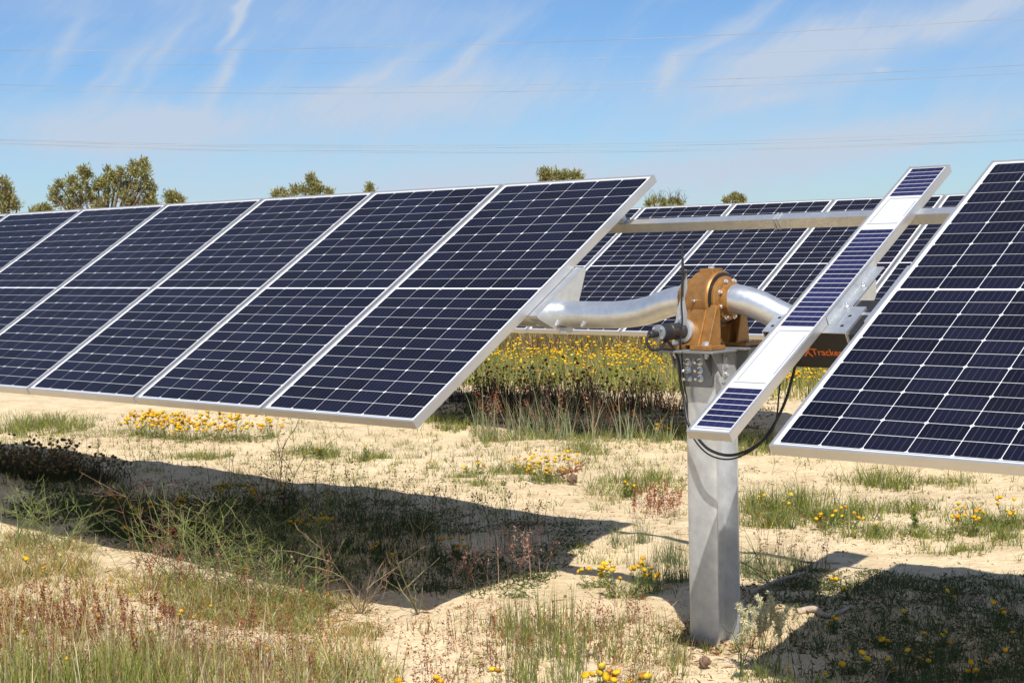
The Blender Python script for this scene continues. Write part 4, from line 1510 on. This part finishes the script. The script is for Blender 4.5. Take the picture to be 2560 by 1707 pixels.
def flower_plant(xy, label, group, h, spread, nh, r=0.013, leaves=60, cols=None, brown=False, name='flowering_plant', up=0.35, sw=0.0045):
    cols = cols or (G_FRESH + G_GREY)
    x, y = xy
    z = float(hz(x, y))
    e = empty(name, (x, y, z))
    tag(e, label, 'plant', group)
    v_ = VB()
    a = U(0, 2 * PI, nh)
    rr = np.sqrt(U(0, 1, nh)) * spread
    base = np.stack([x + np.cos(a) * rr * 0.55, y + np.sin(a) * rr * 0.55], 1)
    hh = h * U(0.5, 1.12, nh)
    tops = blades(v_, on_ground(base), hh, a + rng.normal(0, 0.4, nh), np.clip(rr * up / hh, 0, 0.8) + U(0, 0.12, nh), np.full(nh, sw), pal(cols, nh))
    if brown:
        extra = np.repeat(base, 2, 0) + rng.normal(0, spread * 0.4, (nh * 2, 2))
        blades(v_, on_ground(extra), h * U(0.2, 0.85, nh * 2), U(0, 2 * PI, nh * 2), U(0, 0.6, nh * 2), np.full(nh * 2, sw), pal(cols, nh * 2))
    # leaves up the stems and a basal skirt
    nl = leaves
    i = rng.integers(0, nh, nl)
    t = U(0.05, 0.9, nl)[:, None]
    lp = on_ground(base)[i] * (1 - t) + tops[i] * t
    flecks(v_, lp, U(0.016, 0.04, nl), pal(cols, nl), 0.0, 0.22)
    tufts(v_, np.array([[x, y]]) + rng.normal(0, spread * 0.5, (max(6, nl // 8), 2)), 7, h * 0.5, 0.04, 0.0036, cols, (0.2, 1.0))
    v_.build('foliage', M['veg'], e, (x, y, z))
    src = brown_me if brown else HEAD_ME
    for k in range(nh):
        o = child('flower_head', src[random.choice((0, 1, 2, 0, 1, 2, 0, 1, 2, 3, 4, 5)) % len(src)], e, tuple(tops[k] - np.array([x, y, z])))
        s_ = r * random.uniform(0.7, 1.3)
        o.scale = (s_, s_, s_ * random.uniform(0.8, 1.15))
        o.rotation_euler = (random.gauss(0, 0.4), random.gauss(0, 0.4), random.uniform(0, 6))
    return e


GP = 'yellow flowering plants on the sand'
ords = ['leftmost', 'second from the left', 'third from the left', 'fourth from the left', 'fifth from the left', 'sixth from the left', 'seventh from the left', 'rightmost']
for k, c in enumerate([(-7.47, 2.82), (-7.20, 2.80), (-6.98, 2.87), (-6.77, 2.92), (-6.66, 3.06), (-6.45, 3.12), (-6.30, 3.21), (-6.24, 3.39)]):
    flower_plant(c, '%s plant of the yellow flower bed under the left panels' % ords[k], GP, 0.23, 0.20, [34, 40, 36, 34, 30, 22, 20, 12][k], 0.017, 150)
named = [
    ((-2.55, 2.88), 'bushy yellow flowering plant beside the russet dry frond', 0.21, 0.17, 40, 0.012, 220),
    ((-3.04, 3.21), 'small flowering plant left behind the bushy one by the dry frond', 0.13, 0.14, 16, 0.011, 120),
    ((-2.79, 3.47), 'flowering plant right behind the bushy one by the dry frond', 0.18, 0.10, 9, 0.013, 80),
    ((-3.31, 2.95), 'low green plant with two yellow heads left of the dry frond', 0.09, 0.13, 3, 0.013, 150),
    ((-4.81, 2.76), 'green plant with a russet base on the bright sand below the left run', 0.13, 0.12, 2, 0.011, 200),
    ((-4.42, 2.87), 'small green plant with one yellow head, right of the russet based one', 0.11, 0.10, 1, 0.011, 140),
    ((-3.75, 2.93), 'lone slender yellow flower on the bright sand strip', 0.10, 0.02, 2, 0.013, 14),
    ((-1.85, 2.88), 'round green tussock on the sand left of the post', 0.13, 0.12, 3, 0.011, 260),
    ((-3.18, 5.10), 'small bunch of yellow flowers against the dark back row shadow, left of the post', 0.14, 0.07, 6, 0.018, 40),
    ((-4.55, 5.14), 'short row of yellow flowers at the foot of the tall wiry stems', 0.11, 0.28, 7, 0.018, 60),
    ((0.15, 0.37), 'large yellow flowering plant in the foreground left of the post', 0.18, 0.15, 13, 0.0135, 190),
    ((-0.16, 0.53), 'flowering plant at the tip of the left shadow, left of the post', 0.12, 0.12, 10, 0.011, 130),
    ((0.17, 0.57), 'flowering plant between the post and the large foreground one', 0.15, 0.13, 9, 0.0125, 130),
    ((-0.40, 2.54), 'tall green clump with few yellow heads right of the post', 0.20, 0.12, 5, 0.012, 220),
    ((0.01, 2.53), 'spreading grassy plant topped with yellow flowers below the right panel corner', 0.14, 0.16, 12, 0.0135, 200),
    ((0.31, 2.48), 'grassy plant with one yellow head right of the spreading flowered one', 0.14, 0.10, 1, 0.012, 120),
    ((0.72, 2.77), 'plant with a dense bunch of yellow heads near the right picture edge', 0.16, 0.12, 15, 0.0125, 140),
    ((0.83, 3.00), 'yellow flowering plant at the right picture edge', 0.20, 0.10, 10, 0.0125, 110),
    ((0.44, 2.73), 'green leafy plant without flowers between two flowering ones on the right', 0.12, 0.13, 1, 0.008, 180),
    ((0.40, -1.33), 'yellow flower with fat green buds at the bottom edge, left of centre', 0.075, 0.05, 4, 0.0155, 40),
    ((0.43, -1.15), 'single yellow flower at the bottom edge just left of the centre pair', 0.075, 0.03, 2, 0.0150, 24),
    ((0.56, -1.14), 'yellow flower pair at the bottom edge near the centre', 0.075, 0.05, 4, 0.0145, 30),
    ((0.61, -1.03), 'single tall yellow flower at the bottom edge right of centre', 0.09, 0.03, 2, 0.0155, 24),
    ((1.00, -0.84), 'clump of big yellow heads at the bottom edge in front of the post', 0.075, 0.08, 9, 0.0165, 60),
    ((1.12, -0.79), 'pair of big yellow heads at the bottom edge right of the clump', 0.07, 0.06, 4, 0.0165, 40),
    ((-1.02, -1.53), 'bunch of yellow flowers among russet stalks in the left foreground', 0.07, 0.05, 6, 0.0125, 40),
    ((1.50, -0.34), 'two narrow yellow buds on pale stems at the lower right', 0.09, 0.03, 2, 0.0105, 12),
    ((1.59, -0.25), 'single narrow yellow bud on a pale stem at the lower right', 0.085, 0.005, 1, 0.0105, 6),
]
for (c, lab, h_, sp_, nh, r_, lv) in named:
    flower_plant(c, lab, GP, h_, sp_, nh, r_, lv)
ORD15 = ['leftmost', 'second', 'third', 'fourth', 'fifth', 'sixth', 'seventh', 'eighth', 'ninth', 'tenth', 'eleventh', 'twelfth', 'thirteenth', 'fourteenth', 'fifteenth', 'sixteenth']


def flower_row(pts, what, group, *a, **kw):
    """alike plants, labelled by their order from left to right in view"""
    def sx_(p):
        d = Vector((p[0], p[1], 0.1)) - CAM_POS
        return d.dot(r2) / d.dot(fwd)
    for k, c in enumerate(sorted(pts, key=sx_)):
        lab = ('leftmost %s' % what) if k == 0 else ('%s from the left: %s' % (ORD15[k], what))
        nh = a[2]
        if isinstance(nh, tuple):
            nh = nh[k % len(nh)]
        flower_plant(c, lab, group, a[0] * random.uniform(0.7, 1.15), a[1] * random.uniform(0.75, 1.2), nh, *a[3:], **kw)


LS = 'flowering plants in the left panel shadow'
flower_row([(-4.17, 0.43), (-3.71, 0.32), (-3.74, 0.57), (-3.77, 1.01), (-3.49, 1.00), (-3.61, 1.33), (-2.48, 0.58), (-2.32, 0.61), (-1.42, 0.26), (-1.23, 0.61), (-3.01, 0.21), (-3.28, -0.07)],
           'small yellow flowering plant inside the left panel shadow', LS, 0.13, 0.10, (7, 5, 9), 0.0135, 90, [(0.08, 0.11, 0.03), (0.10, 0.13, 0.05)])  # foliage palette darkened for the left panel shadow
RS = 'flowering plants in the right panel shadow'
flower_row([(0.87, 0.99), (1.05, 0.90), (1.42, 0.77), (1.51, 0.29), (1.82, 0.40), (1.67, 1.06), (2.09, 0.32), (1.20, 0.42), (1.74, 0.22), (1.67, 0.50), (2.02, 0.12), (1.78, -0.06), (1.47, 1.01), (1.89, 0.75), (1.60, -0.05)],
           'little yellow flower inside the right panel shadow', RS, 0.10, 0.06, (3, 2, 1, 4), 0.0125, 40, [(0.08, 0.11, 0.03), (0.10, 0.13, 0.05)])  # shaded copy of the foliage colours, for the right shadow
FS = 'stray yellow flowers in the left foreground'
flower_row([(-1.52, -1.81), (-1.20, -1.85), (-1.33, -1.67), (-1.44, -1.46), (-0.91, -1.79), (-0.57, -1.94), (-1.10, -1.40), (-2.68, -1.12), (-2.58, -1.05), (-2.73, -0.89), (-1.14, -1.23), (-0.80, -2.03), (-1.30, -0.94), (-1.07, -0.44), (-0.30, -1.41)],
           'stray yellow flower in the left foreground grass', FS, 0.095, 0.02, (1, 2), 0.0115, 10)
DL = 'brown-headed shrubs in the left shadow edge'
flower_row([(-6.46, 0.91), (-6.24, 0.91), (-6.03, 0.92), (-5.87, 0.95), (-5.72, 0.99), (-5.77, 1.17), (-6.94, 1.26), (-6.70, 1.29), (-6.46, 1.33), (-6.11, 1.27), (-5.54, 1.16)],
           'dark brown-headed shrub at the far left shadow edge', DL, 0.25, 0.19, 34, 0.0135, 200, [(0.07, 0.08, 0.03), (0.09, 0.06, 0.03), (0.05, 0.06, 0.025)], True, 'button_shrub', 0.6, 0.008)
DM = 'brown-headed shrubs under the back row'
flower_row([(-6.95, 6.60), (-6.47, 6.37), (-6.61, 6.79), (-6.08, 6.44), (-6.09, 6.73), (-5.66, 6.49), (-5.69, 6.81), (-5.28, 6.57), (-5.40, 6.97), (-5.07, 6.83), (-5.09, 7.14), (-5.16, 7.45), (-7.10, 7.20), (-6.54, 7.34), (-5.95, 7.41), (-4.47, 7.03)],
           'shade-darkened brown-headed shrub under the back row', DM, 0.44, 0.26, (30, 18, 26, 14), 0.0145, 200, [(0.085, 0.055, 0.03), (0.06, 0.06, 0.03), (0.05, 0.04, 0.025)], True, 'button_shrub', 0.5, 0.010)  # back row shade painted into foliage of these brown-headed shrubs

# --- wiry weeds, bunny-tail grass, dead bits ---------------------------------------
def weed(xy, label, h, nm, cols, pods, reach, seedcol=None, w=0.0058, jit=0.0):
    x, y = xy
    z = float(hz(x, y))
    e = empty('wiry_weed', (x, y, z))
    tag(e, label, 'plant')
    v_ = VB()
    branchy(v_, (x, y), h, nm, cols, seedcol or cols, reach, pods, w, jit)
    v_.build('stems', M['veg'], e, (x, y, z))['kind'] = 'stuff'
    return e


WG = [(0.27, 0.32, 0.10), (0.33, 0.35, 0.14), (0.22, 0.28, 0.08)]
weed((-1.90, -0.55), 'tangled green wiry weed with pods over the left shadow edge, left part', 0.64, 25, WG, 360, 0.8, WG + PINK, 0.0047, 0.10)
weed((-1.53, -0.47), 'dense tangled green wiry weed with pods over the left shadow edge, middle', 0.54, 36, WG, 520, 1.0, WG + STRAW[2:], 0.0047, 0.13)
weed((-1.21, -0.48), 'green wiry weed with arching stems at the right of the tangle', 0.48, 23, WG, 260, 1.4, WG + PINK, 0.0047, 0.10)
weed((-2.27, -0.56), 'wiry weed with reddish stems at the left of the tangle', 0.50, 15, WG + PINK + RED[2:], 170, 0.9, PINK + WG, 0.0045, 0.10)
weed((-3.20, -0.65), 'green wiry weed at the left picture edge over the shadow', 0.46, 16, WG, 230, 1.0, WG, 0.0047, 0.09)
weed((-3.51, -0.71), 'small green wiry weed cut off by the left picture edge', 0.38, 10, WG, 110, 1.1)
weed((-0.73, -0.52), 'bare straw coloured branching weed in the shadow below the left run', 0.52, 7, [(0.36, 0.28, 0.18), (0.30, 0.22, 0.14)], 20, 0.9, PINK)
weed((-0.48, -0.39), 'bare leaning straw coloured weed near the shadow tip', 0.52, 5, [(0.34, 0.28, 0.16), (0.26, 0.26, 0.12)], 12, 0.9, PINK)
weed((-2.97, 0.86), 'dark thin branching weed on the edge of the left shadow', 0.50, 4, BRN, 16, 0.35, BRN, 0.0075)
weed((-3.23, 0.88), 'second dark branching weed, left of the taller one on the shadow edge', 0.36, 4, BRN, 14, 0.5, BRN, 0.006)
weed((1.27, -0.34), 'leaning pale stems in front of the post foot', 0.16, 3, G_GREY, 6, 0.9)
weed((1.83, -0.24), 'pale bare twig with side shoots at the lower right', 0.20, 1, [(0.40, 0.34, 0.28)], 3, 0.15, PINK)
weed((0.67, 0.84), 'thin slanting green stalk right of the post foot', 0.28, 2, G_GREY, 2, 0.7)


def tail_grass(xy, label, h, nh):
    x, y = xy
    z = float(hz(x, y))
    e = empty('tail_grass', (x, y, z))
    tag(e, label, 'grass plant', 'fluffy tail grasses before the post')
    v_ = VB()
    for k in range(nh):
        a = random.uniform(0, 2 * PI)
        hh = h * random.uniform(0.7, 1.1)
        off = np.array([math.cos(a), math.sin(a), 0]) * hh * random.uniform(0.15, 0.5)
        p0 = np.array([x, y, z]) + np.array([math.cos(a), math.sin(a), 0]) * 0.012
        p1 = p0 + off * 0.45 + np.array([0, 0, hh * 0.6])
        p2 = p0 + off + np.array([0, 0, hh])
        strand(v_, np.array([p0, p1, p2]), 0.004, 0.003, (0.20, 0.23, 0.07))
        strand(v_, np.array([p2 - (p2 - p1) * 0.02, p2 + (p2 - p1) / np.linalg.norm(p2 - p1) * 0.09]), 0.016, 0.010, (0.46, 0.42, 0.23))
        # spindle head nodding over at its tip
        t_ = VB()
        m = 420
        d = (p2 - p1) / np.linalg.norm(p2 - p1)
        bend = np.array([-math.sin(a), math.cos(a), -0.2]) * 0.35
        tt = U(0, 1, m)
        L = 0.115 * random.uniform(0.85, 1.2)
        ctr = p2 + d * (tt * L)[:, None] + bend * (tt ** 2 * L)[:, None]
        rad_ = 0.0115 * np.sin(PI * np.clip(tt * 0.85 + 0.15, 0, 1)) ** 0.6
        dv = rng.normal(0, 1, (m, 3))
        dv /= np.linalg.norm(dv, axis=1)[:, None]
        colr = np.clip(pal([(0.52, 0.47, 0.26), (0.60, 0.56, 0.36), (0.40, 0.40, 0.19)], m, 0.12) + tt[:, None] * 0.12, 0, 0.8)
        flecks(t_, ctr + dv * rad_[:, None], U(0.010, 0.022, m), colr, 0.0, 0.22)
        t_.build('seed_head', M['veg'], e, (x, y, z))
    n_ = 14
    tufts(v_, np.array([[x, y]]) + rng.normal(0, 0.02, (4, 2)), 5, h * 0.6, 0.02, 0.004, G_FRESH, (0.2, 0.8))
    v_.build('stems', M['veg'], e, (x, y, z))['kind'] = 'stuff'


tail_grass((1.35, -0.45), 'tail grass with two fluffy cream heads before the left of the post', 0.17, 2)
tail_grass((1.37, -0.37), 'tail grass with fluffy cream heads directly before the post foot', 0.20, 3)
tail_grass((1.39, -0.25), 'tail grass with fluffy cream heads before the right of the post foot', 0.19, 2)


def frond(xy):
    x, y = xy
    z = float(hz(x, y))
    e = empty('dry_frond', (x, y, z))
    tag(e, 'russet dry banksia-like frond lying beside a dark seed cone', 'dry frond')
    v_ = VB()
    n = 130
    t = U(0, 1, n)
    p = np.stack([x - 0.16 + 0.30 * t, y - 0.05 + 0.10 * t, z + 0.02 + 0.085 * t], 1) + rng.normal(0, 0.012, (n, 3))
    flecks(v_, p, U(0.02, 0.05, n), pal([(0.36, 0.11, 0.05), (0.45, 0.17, 0.08), (0.28, 0.08, 0.04)], n), 0.2, 0.3)
    strand(v_, np.array([[x - 0.18, y - 0.06, z + 0.01], [x, y, z + 0.05], [x + 0.15, y + 0.05, z + 0.10]]), 0.012, 0.006, (0.25, 0.09, 0.05))
    v_.build('leaflets', M['veg'], e, (x, y, z))


frond((-2.50, 3.01))


def cone(xy, label, s):
    x, y = xy
    z = float(hz(x, y))
    e = empty('seed_cone', (x, y, z))
    tag(e, label, 'seed cone')
    m = MB()
    prof = [(0.0, 0.2), (0.1, 0.6), (0.3, 0.9), (0.55, 1.0), (0.8, 0.75), (0.95, 0.4), (1.0, 0.15)]
    m.lathe([(t * s * 2.2, r * s * (1 + 0.14 * (-1) ** i)) for i, (t, r) in enumerate(prof)], (-s * 0.5, 0, s * 0.6), (0.7, 0.3, 0.55), 11)
    core = m.build('core', M['deadwood'], e, 0)
    v_ = VB()
    n = 60
    t, a = U(0.1, 0.95, n), U(0, 2 * PI, n)
    axv = np.array([0.7, 0.3, 0.55]) / np.linalg.norm([0.7, 0.3, 0.55])
    uu = np.cross(axv, [0, 0, 1.0]); uu /= np.linalg.norm(uu)
    ww = np.cross(axv, uu)
    rr = np.interp(t, [q_[0] for q_ in prof], [q_[1] for q_ in prof]) * s
    p = np.array([-s * 0.5, 0, s * 0.6]) + axv * (t * s * 2.2)[:, None] + (uu * np.cos(a)[:, None] + ww * np.sin(a)[:, None]) * rr[:, None]
    flecks(v_, p, np.full(n, s * 0.35), pal(BRN, n), 0.0, 0.8)
    v_.build('scales', M['veg'], e)


cone((-2.35, 2.92), 'dark brown seed cone lying beside the russet frond', 0.035)
cone((1.16, -0.44), 'dark brown seed cone on the sand before the post', 0.022)


def stick(label, pts, r):
    s_ = spline(pts, 5)
    o = MB().tube(s_, [r * (1 - 0.5 * i / len(s_)) for i in range(len(s_))], 7).build('dead_branch', M['branch'], None, 60)
    tag(o, label, 'branch')


def gp(xy, dz=0.01):
    return (xy[0], xy[1], float(hz(*xy)) + dz)


stick('bleached branch lying half in shadow right of the post', [gp((0.98, 0.54)), gp((1.03, 0.60), 0.022), gp((1.11, 0.59), 0.016), gp((1.11, 0.79))], 0.016)
stick('grey fallen branch in the shade right behind the post foot', [gp((0.60, 0.73)), gp((0.60, 0.99), 0.03), gp((0.59, 1.25), 0.02)], 0.012)
stick('thin grey stick lying in the middle foreground', [gp((0.57, -0.59)), gp((0.65, -0.55), 0.012), gp((0.67, -0.49))], 0.006)

# ------------------------------------------------------------------ trees behind the rows
def tree(base_top, label, lobes, scale, cols, bare=False, dens=1.0):
    """lobes: list of (sideways, height above the panel edge level, radius) in metres; base on the ground"""
    x, y, zt = base_top
    e = empty('tree', (x, y, 0.0))
    tag(e, label, 'tree', 'trees beyond the solar rows')
    sx, sy = 0.7396, 0.6726                     # direction of the tree line
    tr_ = MB()
    hmid = zt * 0.45
    tr_.tube(spline([(0, 0, -0.1), (0.05, 0.03, hmid * 0.5), (0.0, 0.0, hmid)], 4), [0.14 - 0.006 * i for i in range(9)], 8)
    cr = VB()
    for (u, h_, r_) in lobes:
        dep = random.uniform(-0.6, 0.6) * max(0.3, r_ * 1.5)
        c = np.array([u * sx - dep * sy, u * sy + dep * sx, h_])
        mid = c * np.array([0.5, 0.5, 0]) + np.array([0, 0, hmid + (h_ - hmid) * 0.45])
        tr_.tube(spline([(0, 0, hmid * 0.9), tuple(mid), tuple(c - np.array([0, 0, r_ * 0.3]))], 4), [0.06 - 0.0055 * i for i in range(9)], 6)
        k = int(64 * dens * max(1, (r_ / 0.16) ** 2))
        # sprigs around the lobe, each an upward brush of narrow leaves
        ns = max(6, k // 7)
        d = rng.normal(0, 1, (ns, 3))
        d /= np.linalg.norm(d, axis=1)[:, None]
        sp_ = c + d * r_ * (U(0.25, 1.0, ns) ** 0.6)[:, None]
        for p_, dd in zip(sp_, d):
            tr_.tube([tuple(c - np.array([0, 0, r_ * 0.3])), tuple(p_)], [0.012, 0.005], 4, False)
        nl = 26
        P_ = np.repeat(sp_, nl, 0) + rng.normal(0, 0.05 * scale, (ns * nl, 3))
        D_ = np.repeat(d, nl, 0) * 0.5 + np.array([0, 0, 0.55]) + rng.normal(0, 0.5, (ns * nl, 3))
        D_ /= np.linalg.norm(D_, axis=1)[:, None]
        m = ns * nl
        L_ = U(0.07, 0.17, m)[:, None] * scale
        E_ = np.cross(D_, rng.normal(0, 1, (m, 3)))
        E_ /= np.linalg.norm(E_, axis=1)[:, None]
        V_ = np.stack([P_, P_ + D_ * L_ * 0.55 + E_ * 0.015 * scale, P_ + D_ * L_, P_ + D_ * L_ * 0.55 - E_ * 0.015 * scale], 1)
        F_ = np.array([(0, 1, 2), (0, 2, 3)])[None] + (np.arange(m) * 4)[:, None, None]
        cr.add(V_, F_, np.repeat(pal(cols, m, 0.25)[:, None, :], 4, 1))
    tr_.build('trunk', M['bark'], e, 60)
    cr.build('crown', M['veg'], e)
    if bare:
        v_ = VB()
        for k in range(9):
            u = random.uniform(-0.9, 0.8)
            p0 = np.array([u * sx, u * sy, zt - 0.45])
            for j in range(6):
                p1 = p0 + np.array([rng.normal(0, 0.10), rng.normal(0, 0.10), random.uniform(0.15, 0.5)])
                p2 = p1 + np.array([rng.normal(0, 0.14), rng.normal(0, 0.14), random.uniform(0.02, 0.2)])
                strand(v_, np.array([p0, p1, p2]), 0.02, 0.006, (0.17, 0.12, 0.08))
        v_.build('bare_twigs', M['veg'], e)


OL = [(0.27, 0.27, 0.09), (0.36, 0.31, 0.11), (0.20, 0.21, 0.07), (0.40, 0.35, 0.16), (0.15, 0.165, 0.065)]
# big tree: lobes traced as sideways metres from its middle and height
m_ = 0.0112
big = []
for (px_, py_, pr_) in [(118, 440, 12), (132, 462, 14), (140, 428, 13), (160, 418, 12), (165, 445, 15), (190, 390, 10), (196, 408, 13), (185, 425, 13), (205, 440, 16), (178, 462, 16),
                        (215, 462, 16), (222, 425, 11), (248, 400, 12), (242, 420, 12), (262, 410, 13), (280, 402, 14), (270, 432, 16), (292, 425, 15), (248, 452, 16), (285, 458, 17),
                        (303, 385, 8), (308, 402, 11), (315, 440, 15), (330, 380, 9), (335, 400, 11), (340, 420, 11), (343, 440, 11), (330, 462, 14), (346, 462, 9), (303, 470, 14), (230, 475, 16), (150, 475, 16), (345, 478, 12)]:
    big.append(((px_ - 230) * m_, 4.06 - (py_ - 372) * m_, pr_ * m_ * 0.80))
tree((-30.22, 17.31, 4.06), 'broad olive green tree above the left run, the biggest on the skyline', big, 1.0, OL)
m_ = 0.0118
tree((-33.88, 16.67, 3.77), 'olive green tree at the left picture edge', [((a - 10) * m_, 3.77 - (b - 412) * m_, r_ * m_) for (a, b, r_) in
     [(12, 420, 8), (16, 438, 11), (4, 448, 14), (22, 458, 14), (0, 470, 15), (34, 472, 9), (-20, 440, 16), (-30, 465, 16), (14, 476, 14)]], 1.0, OL)
def small(px_, yt, D, m_, pts, label, bare=False, zt=3.5, top=None):
    tree(top, label, [((a - px_) * m_, zt - (b - yt) * m_, r_ * m_ * 0.78) for (a, b, r_) in pts], 1.1, OL, bare)
small(397, 445, 45, 0.0126, [(388, 452, 6), (400, 455, 6), (412, 462, 8), (392, 466, 8), (405, 474, 12)], 'small treetop just right of the big tree above the left run', False, 3.39, (-33.00, 21.50, 3.39))
small(60, 476, 45, 0.0126, [(80, 480, 5), (90, 478, 6), (60, 486, 8), (98, 484, 6)], 'low treetop sliver between the left edge tree and the big tree', False, 3.05, (-36.00, 18.74, 3.12))
small(690, 405, 48, 0.0135, [(712, 412, 7), (716, 424, 11), (735, 438, 13), (700, 438, 12), (675, 442, 12), (650, 446, 12), (630, 448, 10), (755, 444, 8), (718, 444, 14)], 'low spreading tree with a pointed top above the middle of the left run', False, 3.94, (-32.60, 25.98, 3.94))
small(849, 422, 55, 0.0154, [(848, 430, 6), (852, 436, 6), (846, 446, 10)], 'tiny treetop peeping over the left run', False, 3.95, (-36.21, 32.18, 3.95))
small(1285, 388, 46, 0.0129, [(1248, 400, 10), (1265, 403, 11), (1282, 406, 10), (1300, 402, 10), (1318, 406, 10), (1255, 415, 14), (1290, 418, 14), (1325, 412, 8)], 'bushy yellow green treetop over the right end of the left run', False, 3.88, (-25.37, 29.86, 3.88))
small(1525, 440, 60, 0.0169, [(1500, 462, 9), (1520, 464, 9), (1545, 464, 9), (1560, 468, 7), (1490, 468, 8), (1530, 474, 12)], 'low treetop with bare twigs above the back row', True, 3.55, (-31.49, 43.24, 3.58))
small(1685, 442, 62, 0.0174, [(1690, 450, 6), (1682, 456, 8), (1698, 458, 8), (1670, 462, 8), (1690, 468, 12), (1705, 464, 6)], 'small round treetop above the back row, right of the twiggy one', False, 3.54, (-30.64, 46.73, 3.54))
